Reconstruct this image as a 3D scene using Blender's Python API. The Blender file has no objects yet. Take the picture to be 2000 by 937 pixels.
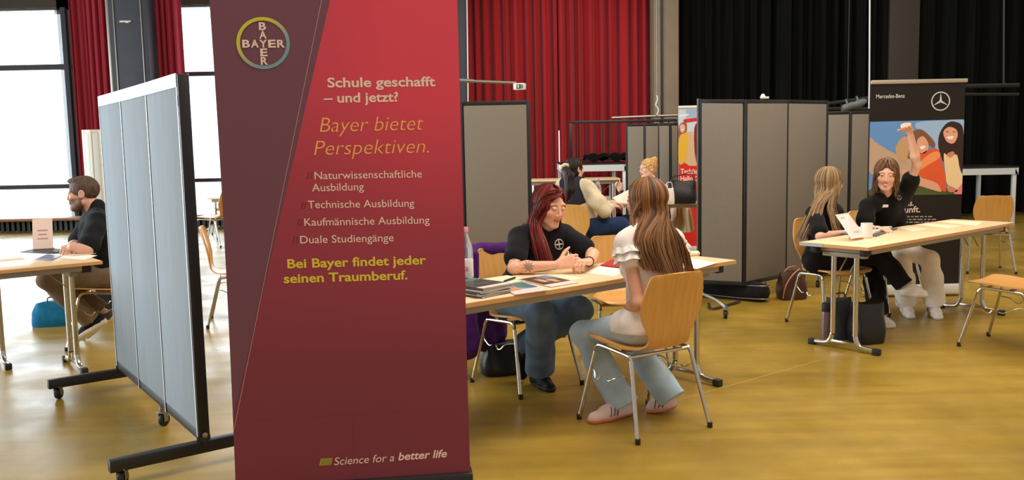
import bpy, bmesh, math, random
import numpy as np
from mathutils import Vector, Matrix
random.seed(7); rng = np.random.default_rng(7)
SC = bpy.context.scene; COL = SC.collection
R = math.radians

# ------------------------------------------------------------------ camera
CAMF, CAMP, CAMR, CAMH = 1750.0, .108, -.0207, 1.483      # focal length in px of a 2000x937 frame, pitch, roll, eye height
FWD = np.array([0, math.cos(CAMP), -math.sin(CAMP)]); RGT0 = np.array([1., 0, 0]); UP0 = np.cross(RGT0, FWD)
RGT = math.cos(CAMR)*RGT0 + math.sin(CAMR)*UP0; UPV = -math.sin(CAMR)*RGT0 + math.cos(CAMR)*UP0
cam = bpy.data.cameras.new('camera'); camo = bpy.data.objects.new('camera', cam); COL.objects.link(camo)
cam.sensor_width = 36; cam.lens = CAMF/2000*36; cam.clip_end = 200
camo.matrix_world = Matrix(((RGT[0], UPV[0], -FWD[0], 0), (RGT[1], UPV[1], -FWD[1], 0), (RGT[2], UPV[2], -FWD[2], CAMH), (0, 0, 0, 1)))
SC.camera = camo

def ray(x, y): return FWD + (x-1000)/CAMF*RGT - (y-468.5)/CAMF*UPV
def P(x, y, Y):                       # the point seen at photo pixel x,y standing Y metres down the hall
    d = ray(x, y); return np.array([0, 0, CAMH]) + d*(Y/d[1])
def F(x, y, z=0.0):                   # the point seen at photo pixel x,y at height z
    d = ray(x, y); return np.array([0, 0, CAMH]) + d*((z-CAMH)/d[2])
def A(*v): return np.array(v, float)
def nrm(v): v = np.asarray(v, float); return v/np.linalg.norm(v)

# ------------------------------------------------------------------ world, lights, exposure
vs = SC.view_settings
vs.view_transform = 'Standard'; vs.look = 'None'; vs.gamma = 1; vs.use_curve_mapping = False; vs.exposure = 0.15
w = bpy.data.worlds.new('hall_air'); SC.world = w; w.use_nodes = True
w.node_tree.nodes['Background'].inputs[0].default_value = (1.0, .91, .80, 1)
w.node_tree.nodes['Background'].inputs[1].default_value = .50
def area(name, loc, aim, sx, sy, energy, col):
    l = bpy.data.lights.new(name, 'AREA'); l.shape = 'RECTANGLE'; l.size = sx; l.size_y = sy; l.energy = energy; l.color = col
    o = bpy.data.objects.new(name, l); COL.objects.link(o); o.location = loc
    o.rotation_euler = (Vector(aim)-Vector(loc)).to_track_quat('-Z', 'Y').to_euler(); return o
area('hall_ceiling_light', (1.5, 3.5, 6.5), (1.5, 4.5, 0), 5, 3, 330, (1, .87, .70))
area('hall_ceiling_light', (4.0, 9.0, 6.5), (3.5, 9, 0), 5, 3, 260, (1, .87, .70))
WCOL = (.80, .92, 1)
area('window_and_side_fill', (-11.0, 18.3, 2.3), (-9.5, 8, 1.6), 6.0, 4.6, 480, WCOL)
area('window_and_side_fill', (-4.0, 18.3, 2.3), (-3.6, 8, 1.6), 6.0, 4.6, 420, WCOL)
area('window_and_side_fill', (-12.6, 6.0, 2.6), (-2, 5.0, .9), 9.0, 4.0, 1500, WCOL)  # unseen side fill, added to brighten the near divider and the left
sp = bpy.data.lights.new('stage_spotlight', 'SPOT'); sp.energy = 900; sp.spot_size = R(34); sp.spot_blend = .9; sp.color = (1, .8, .66); sp.shadow_soft_size = .3
spo = bpy.data.objects.new('stage_spotlight', sp); COL.objects.link(spo); spo.location = (1.2, 8.5, 6.2)
spo.rotation_euler = (Vector((.9, 16.6, 2.3))-Vector(spo.location)).to_track_quat('-Z', 'Y').to_euler()

# ------------------------------------------------------------------ mesh helpers
def lin(c):
    c = [x/255 for x in c]; return [x/12.92 if x <= .04045 else ((x+.055)/1.055)**2.4 for x in c]
class MB:
    def __init__(s): s.v = []; s.f = []; s.mi = []; s.cur = 0
    def add(s, vs_, fs):
        n = len(s.v); s.v += [tuple(map(float, p)) for p in vs_]
        for f in fs: s.f.append([i+n for i in f]); s.mi.append(s.cur)
        return s
    def box(s, c, size, rot=None, taper=None):
        h = A(*size)/2; pts = []
        for z in (-1, 1):
            for x, y in ((-1, -1), (1, -1), (1, 1), (-1, 1)):
                k = 1 if (taper is None or z < 0) else taper
                p = A(x*h[0]*k, y*h[1]*k, z*h[2]); p = rot@p if rot is not None else p; pts.append(A(*c)+p)
        return s.add(pts, [(3, 2, 1, 0), (4, 5, 6, 7), (0, 1, 5, 4), (1, 2, 6, 5), (2, 3, 7, 6), (3, 0, 4, 7)])
    def beam(s, a, b, wd, ht, up=(0, 0, 1)):
        a, b = A(*a), A(*b); d = nrm(b-a); sd = nrm(np.cross(d, up)); u = np.cross(sd, d); L = np.linalg.norm(b-a)
        return s.box((a+b)/2, (wd, L, ht), np.array([sd, d, u]).T)
    def tube(s, pts, r, n=10, closed=False, flat=None):
        pts = [A(*p) for p in pts]; m = len(pts); rr = r if hasattr(r, '__len__') else [r]*m
        T = []
        for i in range(m):
            a = pts[(i-1) % m] if (closed or i > 0) else pts[i]; b = pts[(i+1) % m] if (closed or i < m-1) else pts[i]
            T.append(nrm(b-a))
        ref = A(0, 0, 1) if abs(T[0][2]) < .9 else A(1, 0, 0); N = nrm(np.cross(T[0], ref)); out = []
        for i in range(m):
            N = N-T[i]*np.dot(N, T[i]); N = nrm(N); B = np.cross(T[i], N)
            for k in range(n):
                a = 2*math.pi*k/n; out.append(pts[i]+rr[i]*(math.cos(a)*N+math.sin(a)*B*(flat or 1)))
        fs = []
        for i in range(m if closed else m-1):
            j = (i+1) % m
            for k in range(n): fs.append((i*n+k, i*n+(k+1) % n, j*n+(k+1) % n, j*n+k))
        if not closed: fs += [tuple(range(n-1, -1, -1)), tuple((m-1)*n+k for k in range(n))]
        return s.add(out, fs)
    def lathe(s, prof, c=(0, 0, 0), n=24, rot=None):
        out = []; fs = []
        for r, z in prof:
            for k in range(n):
                a = 2*math.pi*k/n; p = A(r*math.cos(a), r*math.sin(a), z); out.append(A(*c)+(rot@p if rot is not None else p))
        for i in range(len(prof)-1):
            for k in range(n): fs.append((i*n+k, i*n+(k+1) % n, (i+1)*n+(k+1) % n, (i+1)*n+k))
        fs += [tuple(range(n-1, -1, -1)), tuple((len(prof)-1)*n+k for k in range(n))]
        return s.add(out, fs)
    def grid(s, pts):
        pts = np.asarray(pts); a, b = pts.shape[:2]
        return s.add(pts.reshape(-1, 3), [(i*b+j, i*b+j+1, (i+1)*b+j+1, (i+1)*b+j) for i in range(a-1) for j in range(b-1)])
    def slab(s, pts, th):              # a grid surface given thickness
        pts = np.asarray(pts, float); du = np.gradient(pts, axis=0); dv = np.gradient(pts, axis=1)
        nn = np.cross(du, dv); nn /= np.linalg.norm(nn, axis=2, keepdims=True)+1e-12
        a, b = pts.shape[:2]; q = pts-nn*th; n = a*b
        fs = [(i*b+j, i*b+j+1, (i+1)*b+j+1, (i+1)*b+j) for i in range(a-1) for j in range(b-1)]
        fs += [tuple(n+k for k in f[::-1]) for f in list(fs)]
        rim = [(0, j) for j in range(b)]+[(i, b-1) for i in range(1, a)]+[(a-1, j) for j in range(b-2, -1, -1)]+[(i, 0) for i in range(a-2, 0, -1)]
        rim = [i*b+j for i, j in rim]
        for k in range(len(rim)):
            p, r2 = rim[k], rim[(k+1) % len(rim)]; fs.append((p, n+p, n+r2, r2))
        return s.add(np.concatenate([pts.reshape(-1, 3), q.reshape(-1, 3)]), fs)
    def prism(s, poly, vec):
        poly = [A(*p) for p in poly]; n = len(poly); v = A(*vec)
        return s.add(poly+[p+v for p in poly], [tuple(range(n-1, -1, -1)), tuple(range(n, 2*n))]+[(k, (k+1) % n, n+(k+1) % n, n+k) for k in range(n)])
    def build(s, name, mat, parent=None, bevel=0, smooth=35, W=False, seg=2):
        v = np.array(s.v)
        if W and parent is not None: v = v-np.array(parent.location)
        me = bpy.data.meshes.new(name); me.from_pydata(v.tolist(), [], s.f)
        bm = bmesh.new(); bm.from_mesh(me)
        for f, m in zip(bm.faces, s.mi): f.material_index = m
        bmesh.ops.recalc_face_normals(bm, faces=bm.faces)
        if bevel:
            bmesh.ops.remove_doubles(bm, verts=bm.verts, dist=1e-6)
            es = [e for e in bm.edges if len(e.link_faces) == 2 and e.calc_face_angle(0) > .6]
            bmesh.ops.bevel(bm, geom=es, offset=bevel, segments=seg, affect='EDGES', profile=.5, clamp_overlap=True)
        bm.to_mesh(me); bm.free()
        for m in (mat if isinstance(mat, (list, tuple)) else [mat]): me.materials.append(m)
        if smooth: me.shade_smooth(); me.set_sharp_from_angle(angle=R(smooth))
        o = bpy.data.objects.new(name, me); COL.objects.link(o)
        if parent is not None: o.parent = parent
        return o
def tag(o, label=None, cat=None, group=None, kind=None):
    for k, v in (('label', label), ('category', cat), ('group', group), ('kind', kind)):
        if v: o[k] = v
    return o
def thing(name, label, cat, loc=(0, 0, 0), rz=0, group=None):
    o = bpy.data.objects.new(name, None); COL.objects.link(o); o.location = loc; o.rotation_euler = (0, 0, rz); o.empty_display_size = .05
    return tag(o, label, cat, group)
def dup(root, loc, rz, label, group=None):
    c = root.copy(); COL.objects.link(c); c.location = loc; c.rotation_euler = (0, 0, rz); c['label'] = label
    if group: c['group'] = group
    for ch in root.children:
        d = ch.copy(); COL.objects.link(d); d.parent = c
        for g in ch.children: e = g.copy(); COL.objects.link(e); e.parent = d
    return c
def crom(pts, n=6, closed=False):      # Catmull-Rom through points
    p = [A(*q) for q in pts]; m = len(p); out = []
    for i in range(m if closed else m-1):
        if closed: a, b, c, d = p[i-1], p[i], p[(i+1) % m], p[(i+2) % m]
        else: a, b, c, d = p[max(i-1, 0)], p[i], p[i+1], p[min(i+2, m-1)]
        for k in range(n):
            t = k/n; out.append(.5*((2*b)+(c-a)*t+(2*a-5*b+4*c-d)*t*t+(3*b-a-3*c+d)*t**3))
    if not closed: out.append(p[-1])
    return out

# ------------------------------------------------------------------ materials
def mat(name, col, rough=.5, metal=0, var=0, scale=8, stretch=(1, 1, 1), bump=0, bscale=60, col2=None, spec=.5, vcol=False, trans=0, alpha=1, sheen=0, coat=0, emit=None):
    m = bpy.data.materials.new(name); m.use_nodes = True; nt = m.node_tree; b = nt.nodes['Principled BSDF']; N = nt.nodes.new; L = nt.links.new
    c = lin(col)+[1]; b.inputs['Base Color'].default_value = c; b.inputs['Roughness'].default_value = rough; b.inputs['Metallic'].default_value = metal
    b.inputs['Specular IOR Level'].default_value = spec; b.inputs['Transmission Weight'].default_value = trans; b.inputs['Alpha'].default_value = alpha
    b.inputs['Sheen Weight'].default_value = sheen; b.inputs['Coat Weight'].default_value = coat
    tc = N('ShaderNodeTexCoord'); mp = N('ShaderNodeMapping'); mp.inputs['Scale'].default_value = stretch; L(tc.outputs['Object'], mp.inputs['Vector'])
    src = None
    if vcol:
        at = N('ShaderNodeAttribute'); at.attribute_name = 'Col'; src = at.outputs['Color']; L(src, b.inputs['Base Color'])
    if var or col2:
        nz = N('ShaderNodeTexNoise'); nz.inputs['Scale'].default_value = scale; nz.inputs['Detail'].default_value = 6; L(mp.outputs[0], nz.inputs['Vector'])
        rp = N('ShaderNodeValToRGB'); L(nz.outputs['Fac'], rp.inputs['Fac']); rp.color_ramp.elements[0].position = .36; rp.color_ramp.elements[1].position = .64
        if src is not None or not col2:
            rp.color_ramp.elements[0].color = (1-var, 1-var, 1-var, 1); rp.color_ramp.elements[1].color = (1+var, 1+var, 1+var, 1)
            mx = N('ShaderNodeMix'); mx.data_type = 'RGBA'; mx.blend_type = 'MULTIPLY'; mx.inputs['Factor'].default_value = 1
            if src is not None: L(src, mx.inputs['A'])
            else: mx.inputs['A'].default_value = c
            L(rp.outputs['Color'], mx.inputs['B']); L(mx.outputs['Result'], b.inputs['Base Color'])
        else:
            rp.color_ramp.elements[0].color = c; rp.color_ramp.elements[1].color = lin(col2)+[1]; L(rp.outputs['Color'], b.inputs['Base Color'])
    if bump:
        n2 = N('ShaderNodeTexNoise'); n2.inputs['Scale'].default_value = bscale; n2.inputs['Detail'].default_value = 3; L(mp.outputs[0], n2.inputs['Vector'])
        bp = N('ShaderNodeBump'); bp.inputs['Strength'].default_value = bump; bp.inputs['Distance'].default_value = .01; L(n2.outputs['Fac'], bp.inputs['Height']); L(bp.outputs[0], b.inputs['Normal'])
    if emit: b.inputs['Emission Color'].default_value = lin(emit[0])+[1]; b.inputs['Emission Strength'].default_value = emit[1]
    return m
M_ = {}
M_['beech'] = mat('beech_plywood', (214, 158, 84), .38, var=.06, scale=5, stretch=(9, 1, 1), coat=.15)
M_['top'] = mat('maple_laminate', (238, 212, 170), .4, var=.04, scale=6, stretch=(1, 12, 1))
M_['edge'] = mat('beech_edge', (214, 160, 98), .45, var=.06, scale=10)
M_['chrome'] = mat('chrome_tube', (200, 195, 186), .2, 1)
M_['steel'] = mat('grey_steel', (150, 146, 138), .4, .8)
M_['apron'] = mat('grey_painted_steel', (160, 152, 140), .5, .1)
M_['rubber'] = mat('black_rubber', (28, 26, 25), .6)
M_['blackmetal'] = mat('black_painted_steel', (26, 26, 29), .45, var=.1, scale=20)
M_['greymetal'] = mat('bluegrey_steel', (98, 108, 112), .45, var=.12, scale=12)
M_['fabric'] = mat('grey_divider_fabric', (136, 128, 117), .95, var=.06, scale=160, bump=.25, bscale=350, spec=.1)
M_['fabricl'] = mat('daylit_divider_fabric', (158, 168, 176), .9, var=.035, scale=5, stretch=(3, 3, .35), bump=.2, bscale=300, spec=.1)  # divider fabric with cool window daylight put into its colour
M_['white'] = mat('white_plastic', (232, 228, 220), .4)
M_['paper'] = mat('white_paper', (246, 240, 230), .8, spec=.2)
M_['cream'] = mat('cream_paper', (238, 222, 188), .8, spec=.2)
M_['red'] = mat('red_curtain_cloth', (158, 32, 41), .85, sheen=.1, var=.08, scale=3, stretch=(12, 12, .3), spec=.15)
M_['redw'] = mat('hazed_red_window_curtain_cloth', (168, 56, 72), .9, var=.08, scale=3, stretch=(12, 12, .3), spec=.1)  # red lifted so the colour includes haze from the bright windows
M_['black'] = mat('black_curtain_cloth', (20, 21, 20), .95, var=.2, scale=4, stretch=(10, 10, .3), spec=.05)
M_['pillar'] = mat('dark_pillar_paint', (58, 62, 74), .6, var=.06, scale=4)
M_['column'] = mat('grey_column_paint', (142, 126, 108), .7, var=.04, scale=4)
M_['wallp'] = mat('dark_wall_paint', (70, 62, 54), .8, var=.06, scale=2)
M_['wood'] = mat('brown_wood', (150, 98, 56), .5, var=.12, scale=6, stretch=(1, 8, 8))

# ------------------------------------------------------------------ setting: floor, back wall, windows, curtains, stage
def floor_material():
    m = mat('ochre_floor_coating', (192, 148, 62), .3, spec=.38); nt = m.node_tree; b = nt.nodes['Principled BSDF']; N = nt.nodes.new; L = nt.links.new
    tc = N('ShaderNodeTexCoord'); n1 = N('ShaderNodeTexNoise'); n1.inputs['Scale'].default_value = .9; n1.inputs['Detail'].default_value = 8; n1.inputs['Roughness'].default_value = .62
    L(tc.outputs['Object'], n1.inputs['Vector']); rp = N('ShaderNodeValToRGB'); L(n1.outputs['Fac'], rp.inputs['Fac'])
    e = rp.color_ramp.elements; e[0].position = .3; e[0].color = lin((134, 108, 36))+[1]; e[1].position = .72; e[1].color = lin((188, 156, 68))+[1]
    x = rp.color_ramp.elements.new(.5); x.color = lin((162, 132, 48))+[1]
    mp = N('ShaderNodeMapping'); mp.inputs['Scale'].default_value = (.35, 5, 1); mp.inputs['Rotation'].default_value = (0, 0, -.6); L(tc.outputs['Object'], mp.inputs['Vector'])
    n2 = N('ShaderNodeTexNoise'); n2.inputs['Scale'].default_value = 1.6; n2.inputs['Detail'].default_value = 5; L(mp.outputs[0], n2.inputs['Vector'])
    r2 = N('ShaderNodeValToRGB'); L(n2.outputs['Fac'], r2.inputs['Fac']); r2.color_ramp.elements[0].position = .3; r2.color_ramp.elements[0].color = (.82, .80, .78, 1); r2.color_ramp.elements[1].position = .6; r2.color_ramp.elements[1].color = (1, 1, 1, 1)
    mx = N('ShaderNodeMix'); mx.data_type = 'RGBA'; mx.blend_type = 'MULTIPLY'; mx.inputs['Factor'].default_value = 1; L(rp.outputs['Color'], mx.inputs['A']); L(r2.outputs['Color'], mx.inputs['B']); L(mx.outputs['Result'], b.inputs['Base Color'])
    n3 = N('ShaderNodeTexNoise'); n3.inputs['Scale'].default_value = 2.2; n3.inputs['Detail'].default_value = 6; L(tc.outputs['Object'], n3.inputs['Vector'])
    mr = N('ShaderNodeMapRange'); mr.inputs['From Min'].default_value = .3; mr.inputs['From Max'].default_value = .7; mr.inputs['To Min'].default_value = .24; mr.inputs['To Max'].default_value = .42; L(n3.outputs['Fac'], mr.inputs['Value']); L(mr.outputs[0], b.inputs['Roughness'])
    bp = N('ShaderNodeBump'); bp.inputs['Strength'].default_value = .05; L(n3.outputs['Fac'], bp.inputs['Height']); L(bp.outputs[0], b.inputs['Normal'])
    return m
BACK = 17.4
for yb in (10.5, 13.3, 15.6): tag(MB().box((0, yb, 7.1), (26, .3, .4)).build('beam', M_['wallp'], bevel=.01), kind='structure')
tag(MB().box((0, 9, -.05), (30, 22, .1)).build('floor', floor_material(), smooth=0), kind='structure')
wl = MB(); wl.box((5.2, BACK+.3, 3.5), (15, .2, 7)); wl.box((-1.3, BACK+.3, 5.6), (28, .2, 2.8)); wl.box((-1.3, BACK+.3, -.0), (28, .2, .24)); wl.box((-7.55, BACK+.3, 3.), (2.2, .2, 6)); wl.box((-.6, BACK+.3, 3), (1.0, .2, 6))
tag(wl.build('wall_back', M_['wallp'], smooth=0), kind='structure')
glass = mat('window_glass', (240, 248, 255), .02, trans=1, alpha=.12)
def window(nm, x0, x1, zs, ym=BACK-.05):
    f = MB(); z0, z1 = .14, 4.2
    for x in (x0, x1): f.box((x, ym, (z0+z1)/2), (.09, .1, z1-z0))
    for z, t in zs: f.box(((x0+x1)/2, ym, z), (x1-x0, .08, t))
    f.box(((x0+x1)/2, ym, z0), (x1-x0, .1, .06))
    o = f.build(nm, M_['pillar'], bevel=.006); tag(o, kind='structure')
    g = MB().box(((x0+x1)/2, ym+.02, (z0+z1)/2), (x1-x0, .008, z1-z0)).build('pane', glass, o); return o
def zat(x, y, Y=BACK-.05): return P(x, y, Y)[2]
window('window_1', -13.0, -8.4, [(zat(107, 131), .1), (zat(107, 364), .08)])
window('window_2', -6.6, -1.0, [(zat(384, 144.5), .08), (zat(384, 352), .07)])
# a wavy hanging cloth
def curtain(name, label, x0, x1, y, z0, z1, m, folds, amp, group=None, seed=0, taper=0):
    r = random.Random(seed); n = int(folds*12); ph = [r.uniform(0, 6.28) for _ in range(4)]
    xs = np.linspace(0, 1, n+1); rows = []
    for z in np.linspace(0, 1, 9):
        u = xs+.012*np.sin(xs*folds*2.2+ph[0])
        yy = amp*(np.sin(u*folds*2*math.pi+ph[1]+.5*np.sin(u*9+ph[2]))+.45*np.sin(u*folds*4.3*math.pi+ph[3]))*(.75+.35*(1-z))
        xx = x0+(x1-x0)*(xs if not taper else .5+(xs-.5)*(1-taper*(1-z)))
        rows.append(np.stack([xx, y+yy, np.full(n+1, z0+(z1-z0)*z)], 1))
    o = MB().slab(np.array(rows), .008).build(name, m, smooth=80); return tag(o, label, 'curtain', group)
def X(px, Y): return P(px, 100, Y)[0]
curtain('window_curtain', 'red window curtain left of the dark pillar', X(133, 16.6), X(212, 16.6), 16.75, .31, 4.6, M_['redw'], 6, .06, seed=2)
curtain('window_curtain', 'red window curtain right of the dark pillar', X(286, 16.6), X(352, 16.6), 16.75, .31, 4.6, M_['redw'], 5, .06, seed=3)
pil = MB(); xa, xb = X(216, 16.3), X(291, 16.3)
pil.box(((xa+xb)/2, 16.55, 3), (xb-xa, .5, 6)); po = pil.build('pillar', M_['pillar'], bevel=.01); tag(po, kind='structure')
cv = MB(); cv.box((xa-.02, 16.33, 3), (.05, .06, 6)); cv.box((xb-.1, 16.29, 3), (.02, .02, 6)); cv.box((xa+.1, 16.29, 3), (.02, .02, 6)); cv.build('corner_strip', M_['steel'], po, bevel=.004)
pp = P(245, 42, 16.28); wlp = MB().box(pp, (.2, .05, .03)); wlp.box(pp+A(.04, 0, -.015), (.05, .08, .03)); tag(wlp.build('wall_lamp', M_['white'], bevel=.008), 'small white light fitting high on the dark pillar', 'lamp')
curtain('stage_curtain', 'left half of the red stage curtain, behind the exit sign', X(912, 16.6), P(1091, 300, 16.6)[0], 16.7, .12, 4.8, M_['red'], 9, .09, 'red stage curtains', seed=5)
curtain('stage_curtain', 'right half of the red stage curtain, behind the black railing', P(1094.5, 300, 16.6)[0], X(1279, 16.6), 16.7, .12, 4.8, M_['red'], 9, .09, 'red stage curtains', seed=12)
zs_, ze_ = P(1093, 338, 17.2)[2], P(1093, 255, 17.2)[2]
wd_ = MB(); wd_.box((P(1093, 300, 17.2)[0], 17.25, (zs_+ze_)/2), (.30, .04, ze_-zs_)); tag(wd_.build('curtain_gap_glow', mat('gap_daylight_glow', (255, 236, 214), .5, emit=((255, 236, 214), 1.6))), kind='structure')  # glowing strip added behind the curtain gap in place of daylight
blk = P(907, 60, 16.2)[0]
tag(MB().box((blk-.5, 16.3, 3), (1.1, .3, 6)).build('pillar_dark', M_['pillar'], bevel=.01), kind='structure')
tag(MB().tube([P(911, -80, 16.1), P(914, 158, 16.1), P(915, 330, 16.1)], .012, 8).build('cable', M_['white']), 'thin white cable hanging beside the black pillar', 'cable')
c0, c1 = X(1277, 16.2), X(1326, 16.2)
co = MB(); co.box(((c0+c1)/2, 16.5, 3), (c1-c0, .6, 6)); co = co.build('column', M_['column'], bevel=.015); tag(co, kind='structure')
cs = MB(); px_ = P(1293, 60, 16.17)[0]; cs.box((px_, 16.19, 3), (.045, .03, 6)); cs.build('cable_channel', M_['blackmetal'], co)
tag(MB().tube([P(1281, -80, 16.0), P(1283, 200, 16.0)], .008, 8).build('rope', M_['steel']), 'thin steel line hanging in front of the grey column', 'rope')
curtain('black_curtain', 'black curtain directly right of the grey column', X(1325, 16.2), X(1530, 16.2), 16.5, .05, 4.8, M_['black'], 9, .05, seed=6)
curtain('black_curtain', 'black curtain with deep folds above the divider and truss', X(1527, 15.9), X(1745, 15.9), 16.1, .05, 4.8, M_['black'], 9, .10, seed=7)
curtain('black_curtain', 'black curtain at far right behind the black banner', X(1790, 15.9), X(1995, 15.9)+1.2, 16.1, .05, 4.8, M_['black'], 8, .10, seed=8)
tag(MB().box(((X(1745, 15.9)+X(1792, 15.9))/2, 16.1, 3), (X(1792, 15.9)-X(1745, 15.9)+.1, .3, 6)).build('pillar_stage', mat('brown_black_paint', (58, 50, 46), .7), bevel=.01), kind='structure')
# heater and bench along the window wall
hb = thing('window_bench', 'brown wooden bench top over dark heater under the windows', 'bench', (-8.9, 16.85, 0))
MB().box((0, 0, .24), (6.4, .5, .05)).build('bench_top', M_['wood'], hb, bevel=.008)
g = MB(); g.box((0, .1, .11), (6.3, .12, .2))
for k in range(63): g.box((-3.1+k*.1, .02, .11), (.05, .06, .2))
g.build('radiator', M_['blackmetal'], hb)
hb2 = thing('window_bench', 'wooden bench top over dark heater behind the small side chairs', 'bench', (-3.85, 16.85, 0))
MB().box((0, 0, .24), (3.6, .5, .05)).build('bench_top', M_['wood'], hb2, bevel=.008)
g = MB(); g.box((0, .1, .11), (3.5, .12, .2))
for k in range(35): g.box((-1.7+k*.1, .02, .11), (.05, .06, .2))
g.build('radiator', M_['blackmetal'], hb2)
# stage platforms
def platform(nm, label, a, b, dep, z, legs):
    a, b = A(*a), A(*b); d = nrm(b-a); n = A(-d[1], d[0], 0); L = np.linalg.norm(b-a); c = (a+b)/2+n*dep/2
    t = thing(nm, label, 'stage platform', (c[0], c[1], 0), math.atan2(d[1], d[0]), 'stage platforms')
    MB().box((0, 0, z-.015), (L, dep, .03)).build('deck', M_['blackmetal'], t)
    f = MB()
    for s in (-1, 1): f.box((0, s*(dep/2-.03), z-.08), (L, .06, .11)); f.box((s*(L/2-.03), 0, z-.08), (.06, dep, .11))
    f.build('frame', M_['alu'], t, bevel=.006)
    for sx in legs:
        for sy in (-1, 1): MB().box((sx*(L/2-.05), sy*(dep/2-.05), (z-.13)/2), (.06, .06, z-.13)).build('leg', M_['alu'], t, bevel=.005)
    return t
M_['alu'] = mat('aluminium', (226, 233, 237), .4, .25)
Ys = 14.6; zst = P(1180, 318, Ys)[2]
platform('stage_platform', 'raised stage platform with silver frame under the black railing', (X(1100, Ys)-.05, Ys, 0), (P(1226, 318, Ys)[0], Ys, 0), 1.6, zst, (-1, 1))
platform('stage_platform', 'stage platform showing silver edge left of the red poster', (P(1262, 322, Ys)[0], Ys, 0), (P(1372, 322, Ys)[0]+.5, Ys, 0), 1.6, P(1335, 317, Ys)[2], (-1, 1))
platform('stage_platform', 'stage platform showing two silver edges right of the black banner', (P(1840, 330, Ys)[0], Ys, 0), (P(1990, 330, Ys)[0], Ys, 0), 1.2, P(1890, 326, Ys)[2], (-1, 1))
Yr = 15.2
def railing(label, p0, p1, ztop, zbot, Y, step):
    xa, xb = P(p0, 240, Y)[0], P(p1, 240, Y)[0]
    t = thing('stage_railing', label, 'railing', ((xa+xb)/2, Y, zbot), 0)
    W2 = (xb-xa)/2; H = ztop-zbot
    f = MB(); f.box((0, 0, H), (2*W2, .05, .045)); f.box((0, 0, .05), (2*W2, .04, .035)); f.build('rail', M_['blackmetal'], t, bevel=.006)
    for s in (-1, 1): MB().box((s*(W2-.02), 0, H/2), (.05, .05, H)).build('post', M_['blackmetal'], t, bevel=.006)
    n = int(2*W2/step)
    for k in range(1, n): MB().tube([(-W2+k*2*W2/n, 0, .05), (-W2+k*2*W2/n, 0, H)], .011, 8).build('baluster', M_['blackmetal'], t)
railing('black barred railing on the stage in front of red curtain', 1112, 1322, P(1200, 237, Yr)[2], zst, Yr, .13)
cl = MB().slab([[A(x, y+.04*math.sin(x*23+y*9), .03+.05*math.sin(x*17)*math.sin(y*21+1)+.055*math.exp(-((y-.1)/.12)**2)) for x in np.linspace(-.42, .42, 40)] for y in np.linspace(-.15, .3, 16)], .012)
co_ = P(1192, 316, 14.75); cl = cl.build('folded_cloth', M_['black'], smooth=80); cl.location = (co_[0], 14.78, zst+.03); tag(cl, 'heap of black cloth lying on the stage platform edge', 'cloth')
# unseen left side wall, its openings added to go with the side fill light
sw = MB(); sw.box((-12.2, 6, .25), (.2, 12, .5)); sw.box((-12.2, 6, 5.6), (.2, 12, 1.6))
for k in range(5): sw.box((-12.2, 12-k*3.0, 2.65), (.2, .3, 4.4))
tag(sw.build('wall_left', M_['wallp']), kind='structure')

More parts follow.
